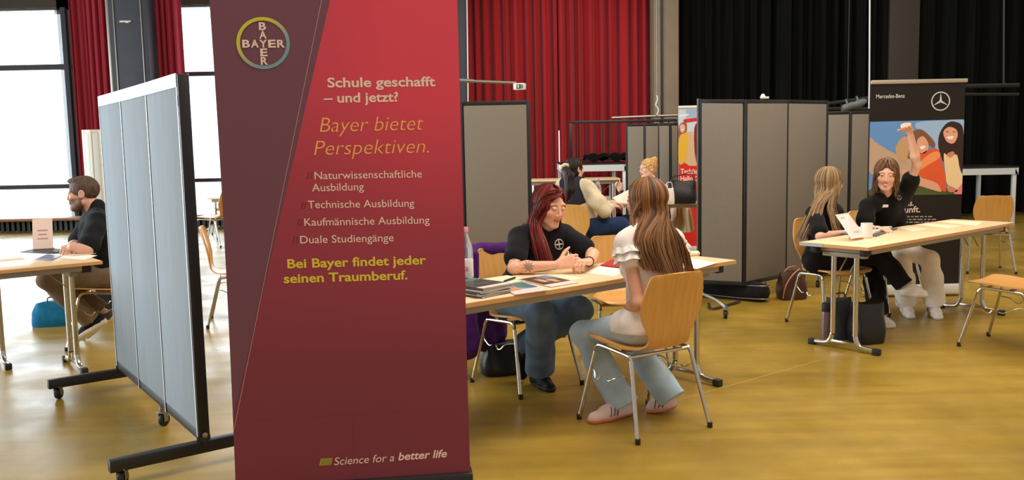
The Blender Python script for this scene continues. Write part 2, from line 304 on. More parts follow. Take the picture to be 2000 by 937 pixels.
# ------------------------------------------------------------------ room dividers on castors
def castor(parent, loc, ang, fork='steel'):
    m = MB(); m.tube([(0, 0, .11), (0, 0, .075)], .014, 10)
    for s in (-1, 1): m.box((.008, s*.02, .052), (.03, .004, .05))
    m.box((.005, 0, .078), (.045, .046, .008)); f = m.build('castor', M_[fork], parent, bevel=.002)
    f.location = loc; f.rotation_euler = (0, 0, ang)
    w = MB(); w.lathe([(.012, -.015), (.03, -.014), (.034, -.008), (.034, .008), (.03, .014), (.012, .015)], (.012, 0, .034), 20, np.array([[1, 0, 0], [0, 0, -1], [0, 1, 0.]]))
    w.build('wheel', M_['rubber'], f); return f
def divider(label, pts, zt, zb, fab, fr='blackmetal', th=.045, feet=(), castors=(), endcap=None, group='folding room dividers', rail=.035, trim=None):
    o = A(*pts[0], 0); t = thing('room_divider', label, 'room divider', o, 0, group)
    pts = [A(*p, 0)-o for p in pts]; n = len(pts)
    zt = zt if hasattr(zt, '__len__') else [zt]*n
    fm = MB()
    for i in range(n-1):
        a, b = pts[i], pts[i+1]; d = nrm(b-a); nv = A(-d[1], d[0], 0); g = .012
        p = MB(); q = [a+d*g+A(0, 0, zb+rail), b-d*g+A(0, 0, zb+rail), b-d*g+A(0, 0, zt[i+1]-rail), a+d*g+A(0, 0, zt[i]-rail)]
        p.prism([x-nv*(th/2+.002) for x in q], nv*(th+.004)); p.build('panel', M_[fab], t, bevel=.004)
        for z0, z1 in ((zb, zb), (zt[i]-rail, zt[i+1]-rail)):
            fm.prism([a+A(0, 0, z0)-nv*th/2, b+A(0, 0, z1)-nv*th/2, b+A(0, 0, z1+rail)-nv*th/2, a+A(0, 0, z0+rail)-nv*th/2], nv*th)
    for i in range(n):
        d = nrm(pts[min(i+1, n-1)]-pts[max(i-1, 0)]); w = .032 if i in (0, n-1) else .024
        fm.box(pts[i]+A(0, 0, (zb+zt[i])/2), (w, th+.006, zt[i]-zb), np.array([d, [-d[1], d[0], 0], [0, 0, 1]]).T)
    fm.build('frame', M_[fr], t, bevel=.003)
    if trim:
        for sd_ in (-1, 1):
            tm_ = MB()
            for i in range(n-1):
                a, b = pts[i], pts[i+1]; d = nrm(b-a); nv = A(-d[1], d[0], 0)*sd_*(th/2+.004); z0, z1 = zt[i], zt[i+1]
                tm_.prism([a+nv+A(0, 0, z0-rail-.008), b+nv+A(0, 0, z1-rail-.008), b+nv+A(0, 0, z1+.003), a+nv+A(0, 0, z0+.003)], nv/np.linalg.norm(nv)*.003)
                for q_ in ([a+d*.004] if i == 0 else [])+[b-d*.004]: tm_.prism([q_+nv-d*.006+A(0, 0, zb), q_+nv+d*.006+A(0, 0, zb), q_+nv+d*.006+A(0, 0, z1-rail), q_+nv-d*.006+A(0, 0, z1-rail)], nv/np.linalg.norm(nv)*.0015)
            tm_.build('edge_trim', M_[trim], t)
    if endcap:
        d = nrm(pts[1]-pts[0]); MB().box(pts[0]-d*.022+A(0, 0, (zb+zt[0])/2), (.014, th+.02, zt[0]-zb+.01), np.array([d, [-d[1], d[0], 0], [0, 0, 1]]).T).build('end_strip', M_[endcap], t, bevel=.002)
    for i, dr, la, lb in feet:
        d = nrm(A(dr[0], dr[1], 0)); a, b = pts[i]-d*la, pts[i]+d*lb; z = zb-.03
        f = MB(); f.beam(a+A(0, 0, z), b+A(0, 0, z), .05, .055); f.box(pts[i]+A(0, 0, zb-.005), (.05, .05, .05)); f.build('foot', M_[fr], t, bevel=.004)
        for e in (a+d*.05, b-d*.05): castor(t, (e[0], e[1], 0), math.atan2(d[1], d[0])+.9)
    for c, ang in castors: castor(t, (c[0]-o[0], c[1]-o[1], 0), ang)
    return t
M_['fabricw'] = mat('bright_lit_divider_fabric', (222, 228, 226), .9, var=.04, scale=5, stretch=(3, 3, .35), spec=.1)  # divider fabric whitened to stand in for the light on it
E1, E0 = A(-1.465, 4.081), A(-2.467, 5.51)
pd = nrm(E0-E1); perp = A(-pd[1], pd[0])
lft = [E1+(E0-E1)*k/3 for k in range(4)]
dv = divider('pale divider closest to the camera, standing left of the big red banner', lft, [1.82, 1.815, 1.812, 1.81], .13, 'fabricl', feet=[(0, (.80, .60), .42, .42), (3, (.80, .60), .42, .42)], castors=[(F(318, 832), 1.2)], rail=.05, trim='alu')
MB().lathe([(.006, -.004), (.012, -.003), (.012, .003), (.004, .005)], (.018, -.028, .16), 16, np.array([[1, 0, 0], [0, 0, -1], [0, 1, 0.]])).build('bolt', M_['steel'], dv)
MB().box((-.012, -.012, 1.70), (.02, .018, .05)).build('latch', M_['blackmetal'], dv, bevel=.003)
Yf = 9.6
x0, x1, x2, x3 = [P(p, 300, Yf)[0] for p in (168, 182, 197, 232)]
divider('bright white-lit divider further back, behind the bearded man', [(x0, Yf), (x1, Yf-.02), (x2, Yf), (x3, Yf+.1)], P(190, 253, Yf)[2], .13, 'fabricw', fr='white', castors=[((x0+.05, Yf-.1), 1), ((x3-.1, Yf), 1)])  # white frame carries the same painted-in light as its fabric
Ym = 7.6
xm = [P(p, 300, Ym)[0] for p in (740, 905, 1033)]
divider('grey divider behind the woman with red hair', [(xm[0], Ym+.35), (xm[1], Ym), (xm[2], Ym)], P(1033, 196, Ym)[2], .13, 'fabric', castors=[((xm[1], Ym), 1), ((xm[2]-.05, Ym), 2)], feet=[(1, (.1, 1), .3, .3)])
c0, c1, c2 = F(1368, 553, .15)[:2], F(1452, 557, .15)[:2], F(1531, 541, .15)[:2]; c3 = (P(1611, 300, 8.75)[0], 8.75)
rzt = [P(1360, 194, c0[1])[2], P(1452, 194.5, c1[1])[2], P(1531, 195, c2[1])[2], P(1611, 196.5, c3[1])[2]]
rd = divider('wide grey divider of three zigzag panels between the two front tables', [c0, c1, c2, c3], rzt, .15, 'fabric', endcap='greymetal', castors=[(F(1417, 622), 1.4), (F(1494, 566, .03), .8), ((c3[0]-.05, c3[1]), 1)])  # blue-grey of the end strip stands in for window light on it
h = MB(); q = P(1490, 193, c1[1]+.2)-A(*c0, 0); h.lathe([(.02, 0), (.028, .01), (.02, .03), (.012, .045)], q, 12); h.box(q+A(.02, -.01, .01), (.06, .03, .02)); h.build('clamp', M_['white'], rd, bevel=.003)
fb = MB(); ca = A(*F(1417, 622)[:2], .09)-A(*c0, 0); fb.tube(crom([ca+A(0, 0, .0), ca+A(-.06, .1, .05), ca+A(-.14, .3, .08), A(.02, .0, .11)], 5), .014, 8); fb.build('foot', M_['steel'], rd)
Yg = 9.4
xg = [P(p, 300, Yg)[0] for p in (1608, 1655, 1695)]
divider('narrow grey divider behind the blonde girl, left of the black banner', [(xg[0], Yg), (xg[1], Yg-.05), (xg[2], Yg)], P(1655, 217, Yg)[2], .13, 'fabric', castors=[((xg[0], Yg), 1), ((xg[2], Yg), 1)])
Yh = 12.2
xh = [P(p, 300, Yh)[0] for p in (1224, 1258, 1286, 1308, 1324)]
divider('small distant grey divider behind the woman with glasses', [(xh[0], Yh), (xh[1], Yh-.03), (xh[2], Yh), (xh[3], Yh-.03), (xh[4], Yh+.1)], P(1270, 241, Yh)[2], .13, 'fabric', castors=[((xh[0], Yh), 1), ((xh[3], Yh), 1)])

# ------------------------------------------------------------------ tables
TL, TD, TH = 2.30, .511, .752
def table(label, corner, yaw, L=TL, group='folding tables', strip=False, D=TD):
    u, w = A(math.cos(yaw), math.sin(yaw), 0), A(-math.sin(yaw), math.cos(yaw), 0)
    t = thing('folding_table', label, 'table', A(corner[0], corner[1], 0)+u*L/2+w*D/2, yaw, group)
    MB().box((0, 0, TH-.0115), (L-.004, D-.004, .023)).build('tabletop', M_['top'], t, bevel=.003)
    e = MB()
    for s in (-1, 1): e.box((0, s*(D/2-.001), TH-.0125), (L, .004, .021)); e.box((s*(L/2-.001), 0, TH-.0125), (.004, D, .021))
    e.build('edge_band', M_['edge'], t)
    if strip: MB().box((-L/2-.001, D/2-.09, TH-.012), (.006, .18, .024)).build('edge_tape', mat('grey_tape', (176, 174, 178), .5), t)
    a = MB()
    for s in (-1, 1): a.box((0, s*(D/2-.05), TH-.043), (L-.24, .03, .04))
    for s in (-1, 1): a.box((s*(L/2-.13), 0, TH-.043), (.03, D-.1, .04))
    a.build('apron', M_['apron'], t, bevel=.004)
    c = MB()
    for sx in (-1, 1):
        for sy in (-1, 1): c.box((sx*(L/2-.09), sy*(D/2-.07), TH-.05), (.06, .05, .05))
    c.build('corner_block', M_['rubber'], t, bevel=.006)
    for s in (-1, 1):
        x = s*(L/2-.16); g = MB(); g.box((x, 0, TH-.085), (.05, D*.62, .03))
        for q in (-1, 1): g.beam((x, q*.04, TH-.2), (x-s*.12, q*.04, TH-.09), .012, .004)
        lg = g.build('leg_bracket', M_['apron'], t, bevel=.004)
        for q in (-1, 1):
            p = [(x, q*.085, TH-.09), (x, q*.085, .16), (x, q*.088, .10), (x, q*.105, .055), (x, q*.14, .032), (x, q*(D/2-.01), .026)]
            MB().tube(crom(p, 5), .018, 12).build('leg', M_['chrome'], t)
            MB().box((x, q*(D/2-.012), .022), (.044, .05, .042)).build('foot_cap', M_['rubber'], t, bevel=.006)
        MB().beam((x, -.1, .05), (x, .1, .05), .022, .022).build('stretcher', M_['chrome'], t, bevel=.004)
    return t
YAW = .686; U, Wv = A(math.cos(YAW), math.sin(YAW), 0), A(-math.sin(YAW), math.cos(YAW), 0)
FRc = F(1438, 507.4, TH); t1 = table('folding table between the red-haired woman and the girl in jeans', FRc-U*TL, YAW)
FLc = F(1695.8, 483, TH); t2 = table('folding table with white mug, in front of the black banner', FLc, YAW, strip=True)
MC = F(200, 509, TH); t3 = table('folding table at left edge with flyers, nearer to the camera', MC-U*TL, YAW); t3b = table('folding table at left edge under the pink card sign and the man\'s folded arms', MC-U*(TL+.36)+Wv*(TD+.006), YAW)
BR_ = F(1365, 399, TH-.02); t4 = table('folding table with black handbag and bottles, between the two distant women', (BR_[0]-1.55*math.cos(-.3), BR_[1]-1.55*math.sin(-.3)), -.3, L=1.75)
Yw = 13.4; hz = P(1120, 350, Yw)[2]
def bench_table(label, a, b, dep, z, group='distant tables'):
    a, b = A(*a), A(*b); d = nrm(b-a); n = A(-d[1], d[0], 0); L = np.linalg.norm(b-a); c = (a+b)/2+n*dep/2
    t = thing('side_table', label, 'table', (c[0], c[1], 0), math.atan2(d[1], d[0]), group)
    MB().box((0, 0, z-.014), (L, dep, .028)).build('tabletop', M_['top'], t, bevel=.004)
    f = MB(); f.box((0, 0, z-.055), (L-.1, dep-.1, .05)); f.build('apron', M_['apron'], t)
    for s in (-1, 1):
        for q in (-1, 1): MB().tube([(s*(L/2-.1), q*(dep/2-.08), z-.05), (s*(L/2-.1), q*(dep/2-.08), 0)], .017, 8).build('leg', M_['chrome'], t)
        MB().tube([(s*(L/2-.1), 0, z-.08), (s*(L/2-.35), 0, z-.3)], .01, 6).build('brace', M_['chrome'], t)
    return t
bench_table('long pale table behind the dark-haired woman', (P(1030, 350, Yw)[0], Yw, 0), (P(1212, 350, Yw)[0], Yw, 0), .6, hz)
bench_table('pale table by the window chairs, beyond the near divider', (-4.95, 14.6, 0), (-3.0, 14.6, 0), .7, P(400, 386, 14.6)[2])

# ------------------------------------------------------------------ chairs
def make_chair(label, loc, rz, group):
    t = thing('stacking_chair', label, 'chair', loc, rz, group)
    prof = [(.232, .432, .165), (.226, .440, .188), (.205, .446, .203), (.15, .447, .212), (.08, .442, .214), (.0, .434, .21), (-.07, .428, .20), (-.125, .427, .18), (-.165, .433, .155), (-.195, .45, .138), (-.213, .475, .132), (-.224, .51, .138), (-.232, .55, .158), (-.241, .60, .183), (-.252, .66, .196), (-.264, .71, .194), (-.277, .76, .184), (-.288, .80, .172), (-.2935, .822, .160), (-.296, .832, .140)]
    pr = crom([A(*p) for p in prof], 2); rows = []
    for y, z, hw in pr:
        row = []
        for k in range(13):
            q = (k-6)/6; back = min(max((z-.45)/.15, 0), 1); row.append((q*hw, y+.022*q*q*back, z+.012*q*q*(1-back)))
        rows.append(row)
    MB().slab(rows, -.011).build('seat_shell', M_['beech'], t, smooth=50)
    fr = MB()
    for s in (-1, 1):
        fr.tube(crom([(s*.196, .15, .395), (s*.194, .13, .418), (s*.192, .09, .424), (s*.192, -.10, .412), (s*.194, -.135, .405), (s*.196, -.15, .385)], 4), .0105, 10)
    fr.tube([(-.194, -.13, .405), (.194, -.13, .405)], .010, 10); fr.tube([(-.194, .12, .418), (.194, .12, .418)], .009, 10)
    for s in (-1, 1):
        for y in (-.06, .1): fr.box((s*.15, y, .423), (.05, .03, .012))
    fr.build('frame', M_['chrome'], t)
    for sx in (-1, 1):
        for sy in (-1, 1):
            l = MB().tube([(sx*.196, sy*.149, .39), (sx*.236, sy*.247, .012)], .0105, 10).build('leg', M_['chrome'], t)
            MB().lathe([(.013, 0), (.014, .004), (.0135, .028), (.011, .03)], (sx*.237, sy*.249, 0), 12).build('foot_cap', M_['rubber'], l)
        MB().tube(crom([(sx*.205, .17, .31), (sx*.235, .11, .30), (sx*.25, .08, .27), (sx*.25, .05, .265), (sx*.25, .03, .285)], 4), .004, 6).build('coupling_hook', M_['chrome'], t)
        MB().tube(crom([(sx*.205, -.17, .31), (sx*.225, -.13, .315), (sx*.245, -.09, .30), (sx*.25, -.04, .275), (sx*.25, -.01, .28)], 4), .004, 6).build('coupling_hook', M_['chrome'], t)
    return t
def yaw(fx, fy): return math.atan2(-fx, fy)
CG = 'beech plywood stacking chairs'
ch = make_chair('beech shell chair under the long-haired girl in the foreground', (.672, 4.593, 0), yaw(-.512, .859), CG)
dup(ch, (.072, 5.423, 0), yaw(.6, -.8), 'beech shell chair under the red-haired woman, draped with purple jacket')
dup(ch, (.74, 5.89, 0), yaw(.12, -.99), 'empty beech chair to the right of the red-haired woman')
dup(ch, (2.507, 6.96, 0), yaw(.3, -.954), 'beech chair under the blonde girl in black, at the right table')
dup(ch, (3.185, 7.575, 0), yaw(.45, -.89), 'beech chair under the woman raising her arm')
dup(ch, (3.46, 6.12, 0), yaw(-.63, .77), 'chair cut off at right edge, showing only a chrome leg')
dup(ch, (-3.16, 6.88, 0), yaw(-.98, -.2), 'beech chair under the bearded man')
dup(ch, (.77, 9.52, 0), yaw(.55, .83), 'beech chair under the dark-haired woman in cream sleeves')
dup(ch, (P(1285, 450, 11.0)[0], 11.0, 0), yaw(-1, -.1), 'beech chair under the woman with glasses')
dup(ch, (P(1085, 450, 11.6)[0], 11.6, 0), yaw(.3, .95), 'empty beech chair behind the dark-haired woman, at the long pale table')
dup(ch, (-2.36, 7.62, 0), yaw(.97, .25), 'empty beech chair partly hidden between near divider and big banner')
dup(ch, (-4.60, 13.75, 0), yaw(-.97, .2), 'beech chair by the far windows, seen from the side')
dup(ch, (-4.95, 15.75, 0), yaw(-.1, -1), 'beech chair with wide back, behind the table near the windows')
dup(ch, (P(1925, 440, 9.6)[0], 9.6, 0), yaw(.2, 1), 'beech chair in the distance right of the black banner')

# ------------------------------------------------------------------ printed things: text and flat shapes on a plane
class Plane:                               # a vertical board: origin, horizontal direction s, up, facing the hall entrance
    def __init__(s, o, d): s.o = A(*o); s.s = nrm(d); s.u = A(0, 0, 1); s.n = np.cross(s.s, s.u)
    def hit(s, x, y): d = ray(x, y); c = A(0, 0, CAMH); t = ((s.o-c)@s.n)/(d@s.n); q = c+d*t-s.o; return A(q@s.s, q@s.u)
    def at(s, p, off=0): return s.o+s.s*p[0]+s.u*p[1]+s.n*off
def text_pts(txt, bold=0, shear=0, res=4):
    cu = bpy.data.curves.new('t', 'FONT'); cu.body = txt; cu.size = 1; cu.offset = bold; cu.shear = shear; cu.resolution_u = res
    o = bpy.data.objects.new('t', cu); COL.objects.link(o); dg = bpy.context.evaluated_depsgraph_get(); dg.update()
    me = bpy.data.meshes.new_from_object(o.evaluated_get(dg)); v = np.array([x.co[:] for x in me.vertices]); f = [list(p.vertices) for p in me.polygons]
    bpy.data.objects.remove(o); bpy.data.meshes.remove(me); bpy.data.curves.remove(cu); return v, f
def print_text(name, txt, pl, p0, p1, xh, mat_, parent, bold=0, shear=0, off=.0025):
    """lettering from photo pixel p0 to p1 along the baseline, cap height xh px"""
    v, f = text_pts(txt, bold, shear); a, b = pl.hit(*p0), pl.hit(*p1); c = pl.hit(p0[0], p0[1]-xh); hgt = c[1]-a[1]
    w0, w1 = v[:, 0].min(), v[:, 0].max(); cap = .70; d = b-a
    q = [pl.at(a+d*((x-w0)/(w1-w0))+A(0, y/cap*hgt), off) for x, y, z in v]
    m = MB(); m.add(q, f); return m.build(name, mat_, parent, smooth=0, W=True)
def blob(pl, pts, off, closed=True, n=6):
    q = [pl.hit(*p) for p in pts]; lm = getattr(pl, 'lim', None)
    q = crom([A(x, y, 0) for x, y in q], n, True) if n else [A(x, y, 0) for x, y in q]
    if lm: q = [A(min(max(p[0], lm[0]), lm[1]), min(max(p[1], lm[2]), lm[3]), 0) for p in q]
    return [pl.at(p, off) for p in q]
def print_shape(m, pl, pts, off, n=6): m.prism(blob(pl, pts, off, n=n), pl.n*.0004)
def flatmat(nm, c, r=.5): return mat(nm, c, r, spec=.3)

# the big roll-up banner
B0, B1 = F(460, 962, .06), F(919, 932, .06); bp = Plane(A(B0[0], B0[1], 0), A(B1[0]-B0[0], B1[1]-B0[1], 0))
bt = thing('roll_up_banner', 'tall dark red roll-up banner filling the left foreground', 'banner', (B0+B1)/2*A(1, 1, 0), 0, None)
lp = [(396, -140), (409, 0), (425, 240), (438, 460), (450, 700), (460, 937)]; rp = [(887, -140), (893.5, 0), (900, 235), (906.5, 460), (912, 700), (918, 915)]
Ls, Rs = [bp.hit(*p) for p in lp], [bp.hit(*p) for p in rp]
Lc, Rc = crom([A(*p, 0) for p in Ls], 6), crom([A(*p, 0) for p in Rs], 6)
Lc = [A(0.0, .085, 0)] + Lc[::-1]; Rc = [A(np.linalg.norm((B1-B0)[:2]), .085, 0)] + Rc[::-1]
def ban_mat():
    m = mat('banner_print', (150, 50, 66), .55, spec=.3); nt = m.node_tree; b = nt.nodes['Principled BSDF']; N = nt.nodes.new; L = nt.links.new
    at = N('ShaderNodeAttribute'); at.attribute_name = 'Col'; L(at.outputs['Color'], b.inputs['Base Color']); return m
rows = [[bp.at((l*(1-k/24)+r*k/24)[:2], .004*math.cos((k/24-.5)*math.pi)) for k in range(25)] for l, r in zip(Lc, Rc)]
pn = MB().slab(rows, .0015).build('printed_panel', ban_mat(), bt, smooth=60, W=True)
def paint(o, fn):
    me = o.data; v = np.array([x.co[:] for x in me.vertices])+np.array(o.parent.location if o.parent else (0, 0, 0))
    c = fn(v); ca = me.color_attributes.new('Col', 'FLOAT_COLOR', 'POINT'); ca.data.foreach_set('color', np.c_[c, np.ones(len(c))].astype(np.float32).ravel())
def L3(*c): return np.array(lin(c))
paint(pn, lambda v: np.tile(L3(118, 74, 90), (len(v), 1)))
# the brighter red field right of the slanting line: its print fades from red at the top right to burgundy below
dl = [bp.hit(645, -140+0), bp.hit(645, 0), bp.hit(459, 800)]
topx = bp.hit(679, -140); d0, d1 = topx, bp.hit(456, 822)
n = 40; rows = []
zt_ = Ls[0][1]
for k in range(n+1):
    z = d1[1]+(zt_-d1[1])*k/n; xl = d1[0]+(d0[0]-d1[0])*(z-d1[1])/(d0[1]-d1[1])+bp.hit(645, 0)[0]-(d1[0]+(d0[0]-d1[0])*(bp.hit(645, 0)[1]-d1[1])/(d0[1]-d1[1]))*1.0
    xl = d1[0]+(bp.hit(645, 0)[0]-d1[0])*(z-d1[1])/(bp.hit(645, 0)[1]-d1[1])
    zz = [p[1] for p in Rs][::-1]; xr = np.interp(z, zz, [p[0] for p in Rs][::-1])-.001
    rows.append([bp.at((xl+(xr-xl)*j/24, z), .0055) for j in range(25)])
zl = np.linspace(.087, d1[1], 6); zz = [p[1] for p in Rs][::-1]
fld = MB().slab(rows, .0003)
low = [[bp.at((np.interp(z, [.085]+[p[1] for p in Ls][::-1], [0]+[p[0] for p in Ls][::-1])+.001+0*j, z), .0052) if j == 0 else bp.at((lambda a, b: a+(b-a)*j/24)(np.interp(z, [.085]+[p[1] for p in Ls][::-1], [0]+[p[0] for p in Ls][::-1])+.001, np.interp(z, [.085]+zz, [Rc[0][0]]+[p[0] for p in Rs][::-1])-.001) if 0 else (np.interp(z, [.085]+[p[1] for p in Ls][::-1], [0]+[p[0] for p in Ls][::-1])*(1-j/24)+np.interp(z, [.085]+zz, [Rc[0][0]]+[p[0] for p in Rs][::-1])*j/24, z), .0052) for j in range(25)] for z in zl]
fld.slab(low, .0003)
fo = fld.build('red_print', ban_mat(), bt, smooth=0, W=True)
ctop, cbot = bp.hit(800, 60), bp.hit(600, 700)
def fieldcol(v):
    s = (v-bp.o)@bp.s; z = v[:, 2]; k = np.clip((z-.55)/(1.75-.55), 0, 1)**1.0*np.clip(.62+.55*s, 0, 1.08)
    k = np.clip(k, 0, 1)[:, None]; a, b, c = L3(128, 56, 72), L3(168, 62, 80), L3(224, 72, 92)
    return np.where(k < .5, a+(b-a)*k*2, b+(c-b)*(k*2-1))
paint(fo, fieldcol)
ln = MB(); a, b = bp.hit(652, -140+0), bp.hit(457, 838); a = bp.hit(628, 0)+(bp.hit(628, 0)-b)*.15
ln.prism([bp.at(a, .0062), bp.at(a+A(.0022, 0), .0062), bp.at(b+A(.0022, 0), .0062), bp.at(b, .0062)], bp.n*.0004); ln.build('thin_line', flatmat('line_print', (205, 150, 160)), bt, smooth=0, W=True)
# casing and pole
bc = (B0+B1)/2; ang = math.atan2(bp.s[1], bp.s[0])
cb = MB(); Lb = np.linalg.norm((B1-B0)[:2]); cb.box((0, .03, .045), (Lb+.02, .11, .085)); cbo = cb.build('base_casing', M_['blackmetal'], bt, bevel=.012); cbo.rotation_euler = (0, 0, ang)
po = MB().tube([(0, .05, .08), (0, .05, 2.0)], .012, 10).build('pole', M_['steel'], bt); po.rotation_euler = (0, 0, ang)
tp = MB().box((0, .012, Rs[0][1]+.01), (Lb, .03, .03)).build('top_rail', M_['steel'], bt, bevel=.004); tp.rotation_euler = (0, 0, ang)
PW, PY, PO = flatmat('print_white', (244, 214, 200)), flatmat('print_yellow', (228, 206, 70)), flatmat('print_orange', (252, 184, 104))
O7 = .0068
print_text('headline_text', 'Schule geschafft', bp, (640, 170.5), (850, 168), 18.5, PW, bt, .022, 0, O7)
print_text('headline_text', '– und jetzt?', bp, (633, 200.5), (778, 198), 18.5, PW, bt, .022, 0, O7)
print_text('slogan_text', 'Bayer bietet', bp, (625, 258), (827, 253.5), 29, PO, bt, -.012, .22, O7)
print_text('slogan_text', 'Perspektiven.', bp, (614, 303), (838, 298), 29, PO, bt, -.012, .22, O7)
for tx, a, b in (('Naturwissenschaftliche', (615, 350), (824, 346)), ('Ausbildung', (610, 373.5), (711, 371)), ('Technische Ausbildung', (602, 406.5), (809, 403)), ('Kaufmännische Ausbildung', (595, 440.5), (839, 436)), ('Duale Studiengänge', (587, 475), (769, 470.5))):
    print_text('list_text', tx, bp, a, b, 15, PW, bt, .002, 0, O7)
for x, y in ((600, 349), (588, 407), (581, 440), (572, 474)):
    m = MB()
    for k in (0, 6): print_shape(m, bp, [(x+k, y), (x+k+1.6, y), (x+k+4.5, y-13), (x+k+2.9, y-13)], O7, 0)
    m.build('bullet_mark', flatmat('bullet_print', (120, 44, 62)), bt, smooth=0, W=True)
print_text('claim_text', 'Bei Bayer findet jeder', bp, (562, 523), (832, 515), 17.5, PY, bt, .022, 0, O7)
print_text('claim_text', 'seinen Traumberuf.', bp, (555, 552), (796, 544.5), 17.5, PY, bt, .022, 0, O7)
print_text('tagline_text', 'Science for a ', bp, (653, 907), (770, 899), 15, PW, bt, 0, .2, O7)
print_text('tagline_text', 'better life', bp, (778, 897.5), (873, 891), 15, PW, bt, .022, .2, O7)
m = MB()
for k in range(8): print_shape(m, bp, [(624+k*3, 908-k*.2), (625.6+k*3, 908-k*.2), (628.6+k*3, 894-k*.2), (627+k*3, 894-k*.2)], O7, 0)
m.build('bar_mark', flatmat('bar_print', (190, 190, 70)), bt, smooth=0, W=True)
# round crossed-name emblem
ec = bp.hit(514.5, 84.5); eh = bp.hit(514.5, 84.5-51)[1]-ec[1]; ew = bp.hit(514.5+52, 84)[0]-ec[0]
rg = MB(); n = 72
for k in range(n): pass
pts_o = [bp.at(ec+A(math.cos(2*math.pi*k/n)*ew, math.sin(2*math.pi*k/n)*eh), .0062) for k in range(n)]
pts_i = [bp.at(ec+A(math.cos(2*math.pi*k/n)*ew*.865, math.sin(2*math.pi*k/n)*eh*.865), .0062) for k in range(n)]
rg.add(pts_o+pts_i, [(k, (k+1) % n, n+(k+1) % n, n+k) for k in range(n)]); ro = rg.build('emblem_ring', ban_mat(), bt, smooth=0, W=True)
def ringcol(v):
    s = (v-bp.o)@bp.s-ec[0]; z = v[:, 2]-ec[1]; k = np.clip(.5+(z*.9-s*.75)/(ew*1.1)*.9, 0, 1)[:, None]
    return L3(124, 160, 172)*(1-k)+L3(206, 202, 64)*k
paint(ro, ringcol)
def letter(t, cx_, cy_, w_, h_): print_text('emblem_letters', t, bp, (cx_-w_/2, cy_+h_/2), (cx_+w_/2, cy_+h_/2-.3), h_, PW, bt, .03, 0, .0062)
for t, cx_ in zip('BAYER', (481.5, 498.5, 515, 532, 549.5)): letter(t, cx_, 85.5, 15, 14.5)
for t, cy_ in zip('BAER', (51.5, 68, 102.5, 119)): letter(t, 513.2+(cy_-50)*.055, cy_, 14, 14.5)

# the black roll-up banner at the right table
mp_ = Plane((P(1699, 400, 8.15)[0], 8.15, 0), (1, .0, 0))
a, b = mp_.hit(1700, 161), mp_.hit(1886, 157); zt2 = (a[1]+b[1])/2; xr2 = b[0]; zb2 = mp_.hit(1880, 553)[1]
mt = thing('roll_up_banner', 'black roll-up banner with sky photo, behind the woman raising her arm', 'banner', mp_.at((xr2/2, 0)), 0)
xl2 = mp_.hit(1695, 400)[0]
mpl = MB(); mpl.prism([mp_.at((xl2, zb2)), mp_.at((xr2, zb2)), mp_.at((xr2, zt2-.02)), mp_.at((xl2, zt2-.02))], -mp_.n*.002); mpl.build('printed_panel', flatmat('black_print', (33, 25, 21), .5), mt, smooth=0, W=True)
MB().box((0, 0, zt2), (xr2-xl2+.01, .03, .035)).build('top_rail', mat('champagne_metal', (190, 176, 156), .35, .5), mt, bevel=.005)
MB().box((0, .02, zb2-.045), (xr2-xl2+.04, .12, .085)).build('base_casing', M_['white'], mt, bevel=.01)
for s in (1,): MB().box((s*(xr2-xl2)/2+.0, 0, (zb2+.62)/2), (.02, .01, .62-zb2+.0)).build('side_strip', M_['white'], mt)
MB().tube([(0, .03, .06), (0, .03, zt2)], .012, 8).build('pole', M_['steel'], mt)
SKY, SKY2 = (112, 158, 214), (160, 190, 226)
pm = [flatmat('print_'+n_, c_) for n_, c_ in (('sky', (104, 150, 208)), ('haze', (158, 188, 222)), ('beige', (196, 166, 140)), ('grass', (84, 92, 48)), ('orange', (226, 92, 50)), ('apricot', (244, 150, 92)), ('skin', (226, 166, 136)), ('skin_shade', (206, 138, 108)), ('dark_hair', (58, 36, 32)), ('brown_hair', (132, 88, 60)), ('cream', (240, 208, 158)), ('pink', (232, 130, 130)), ('white', (250, 240, 232)), ('blonde', (200, 160, 116)))]
q = MB(); mp_.lim = (xl2+.002, xr2-.002, mp_.hit(1790, 380.8)[1], mp_.hit(1790, 235)[1])
def sh(mi, pts, lay, n=6): q.cur = mi; print_shape(q, mp_, pts, .0008+.0006*lay, n)
xa_, xb_ = 1697.2, 1884
sh(0, [(1696.6, 238), (1884.5, 233), (1882.6, 380), (1696, 381)], 0, 0)
sh(1, [(1790, 240), (1850, 234.5), (1883, 236), (1882, 330), (1840, 300), (1800, 262)], 1)
sh(3, [(1696, 372), (1740, 352), (1800, 356), (1850, 368), (1882, 379), (1790, 380.6), (1696, 380.8)], 2)
sh(2, [(1696.5, 271), (1712, 279), (1740, 296), (1775, 310), (1810, 330), (1838, 364), (1834, 372), (1790, 362), (1740, 350), (1696, 334)], 3)
sh(9, [(1760, 272), (1775, 262), (1795, 252), (1812, 262), (1826, 280), (1822, 288), (1808, 282), (1796, 306), (1780, 312), (1766, 300)], 4)
sh(13, [(1748, 292), (1762, 268), (1776, 270), (1774, 300), (1764, 318)], 5)
sh(6, [(1791, 274), (1802, 266), (1812, 278), (1812, 292), (1803, 300), (1793, 294)], 6)
sh(12, [(1796, 287), (1804, 284), (1807, 288), (1800, 291.5)], 7)
sh(4, [(1782, 316), (1806, 296), (1828, 290), (1836, 304), (1846, 345), (1846, 374), (1832, 366), (1800, 346), (1786, 334)], 6)
sh(5, [(1796, 318), (1816, 300), (1833, 296), (1834, 308), (1812, 322), (1799, 330)], 7)
sh(6, [(1762, 330), (1790, 344), (1826, 356), (1837, 370), (1834, 374), (1800, 364), (1766, 350)], 8)
sh(8, [(1832, 282), (1836, 258), (1850, 240), (1866, 238), (1880, 250), (1882, 300), (1880, 340), (1870, 320), (1846, 318), (1838, 306)], 5)
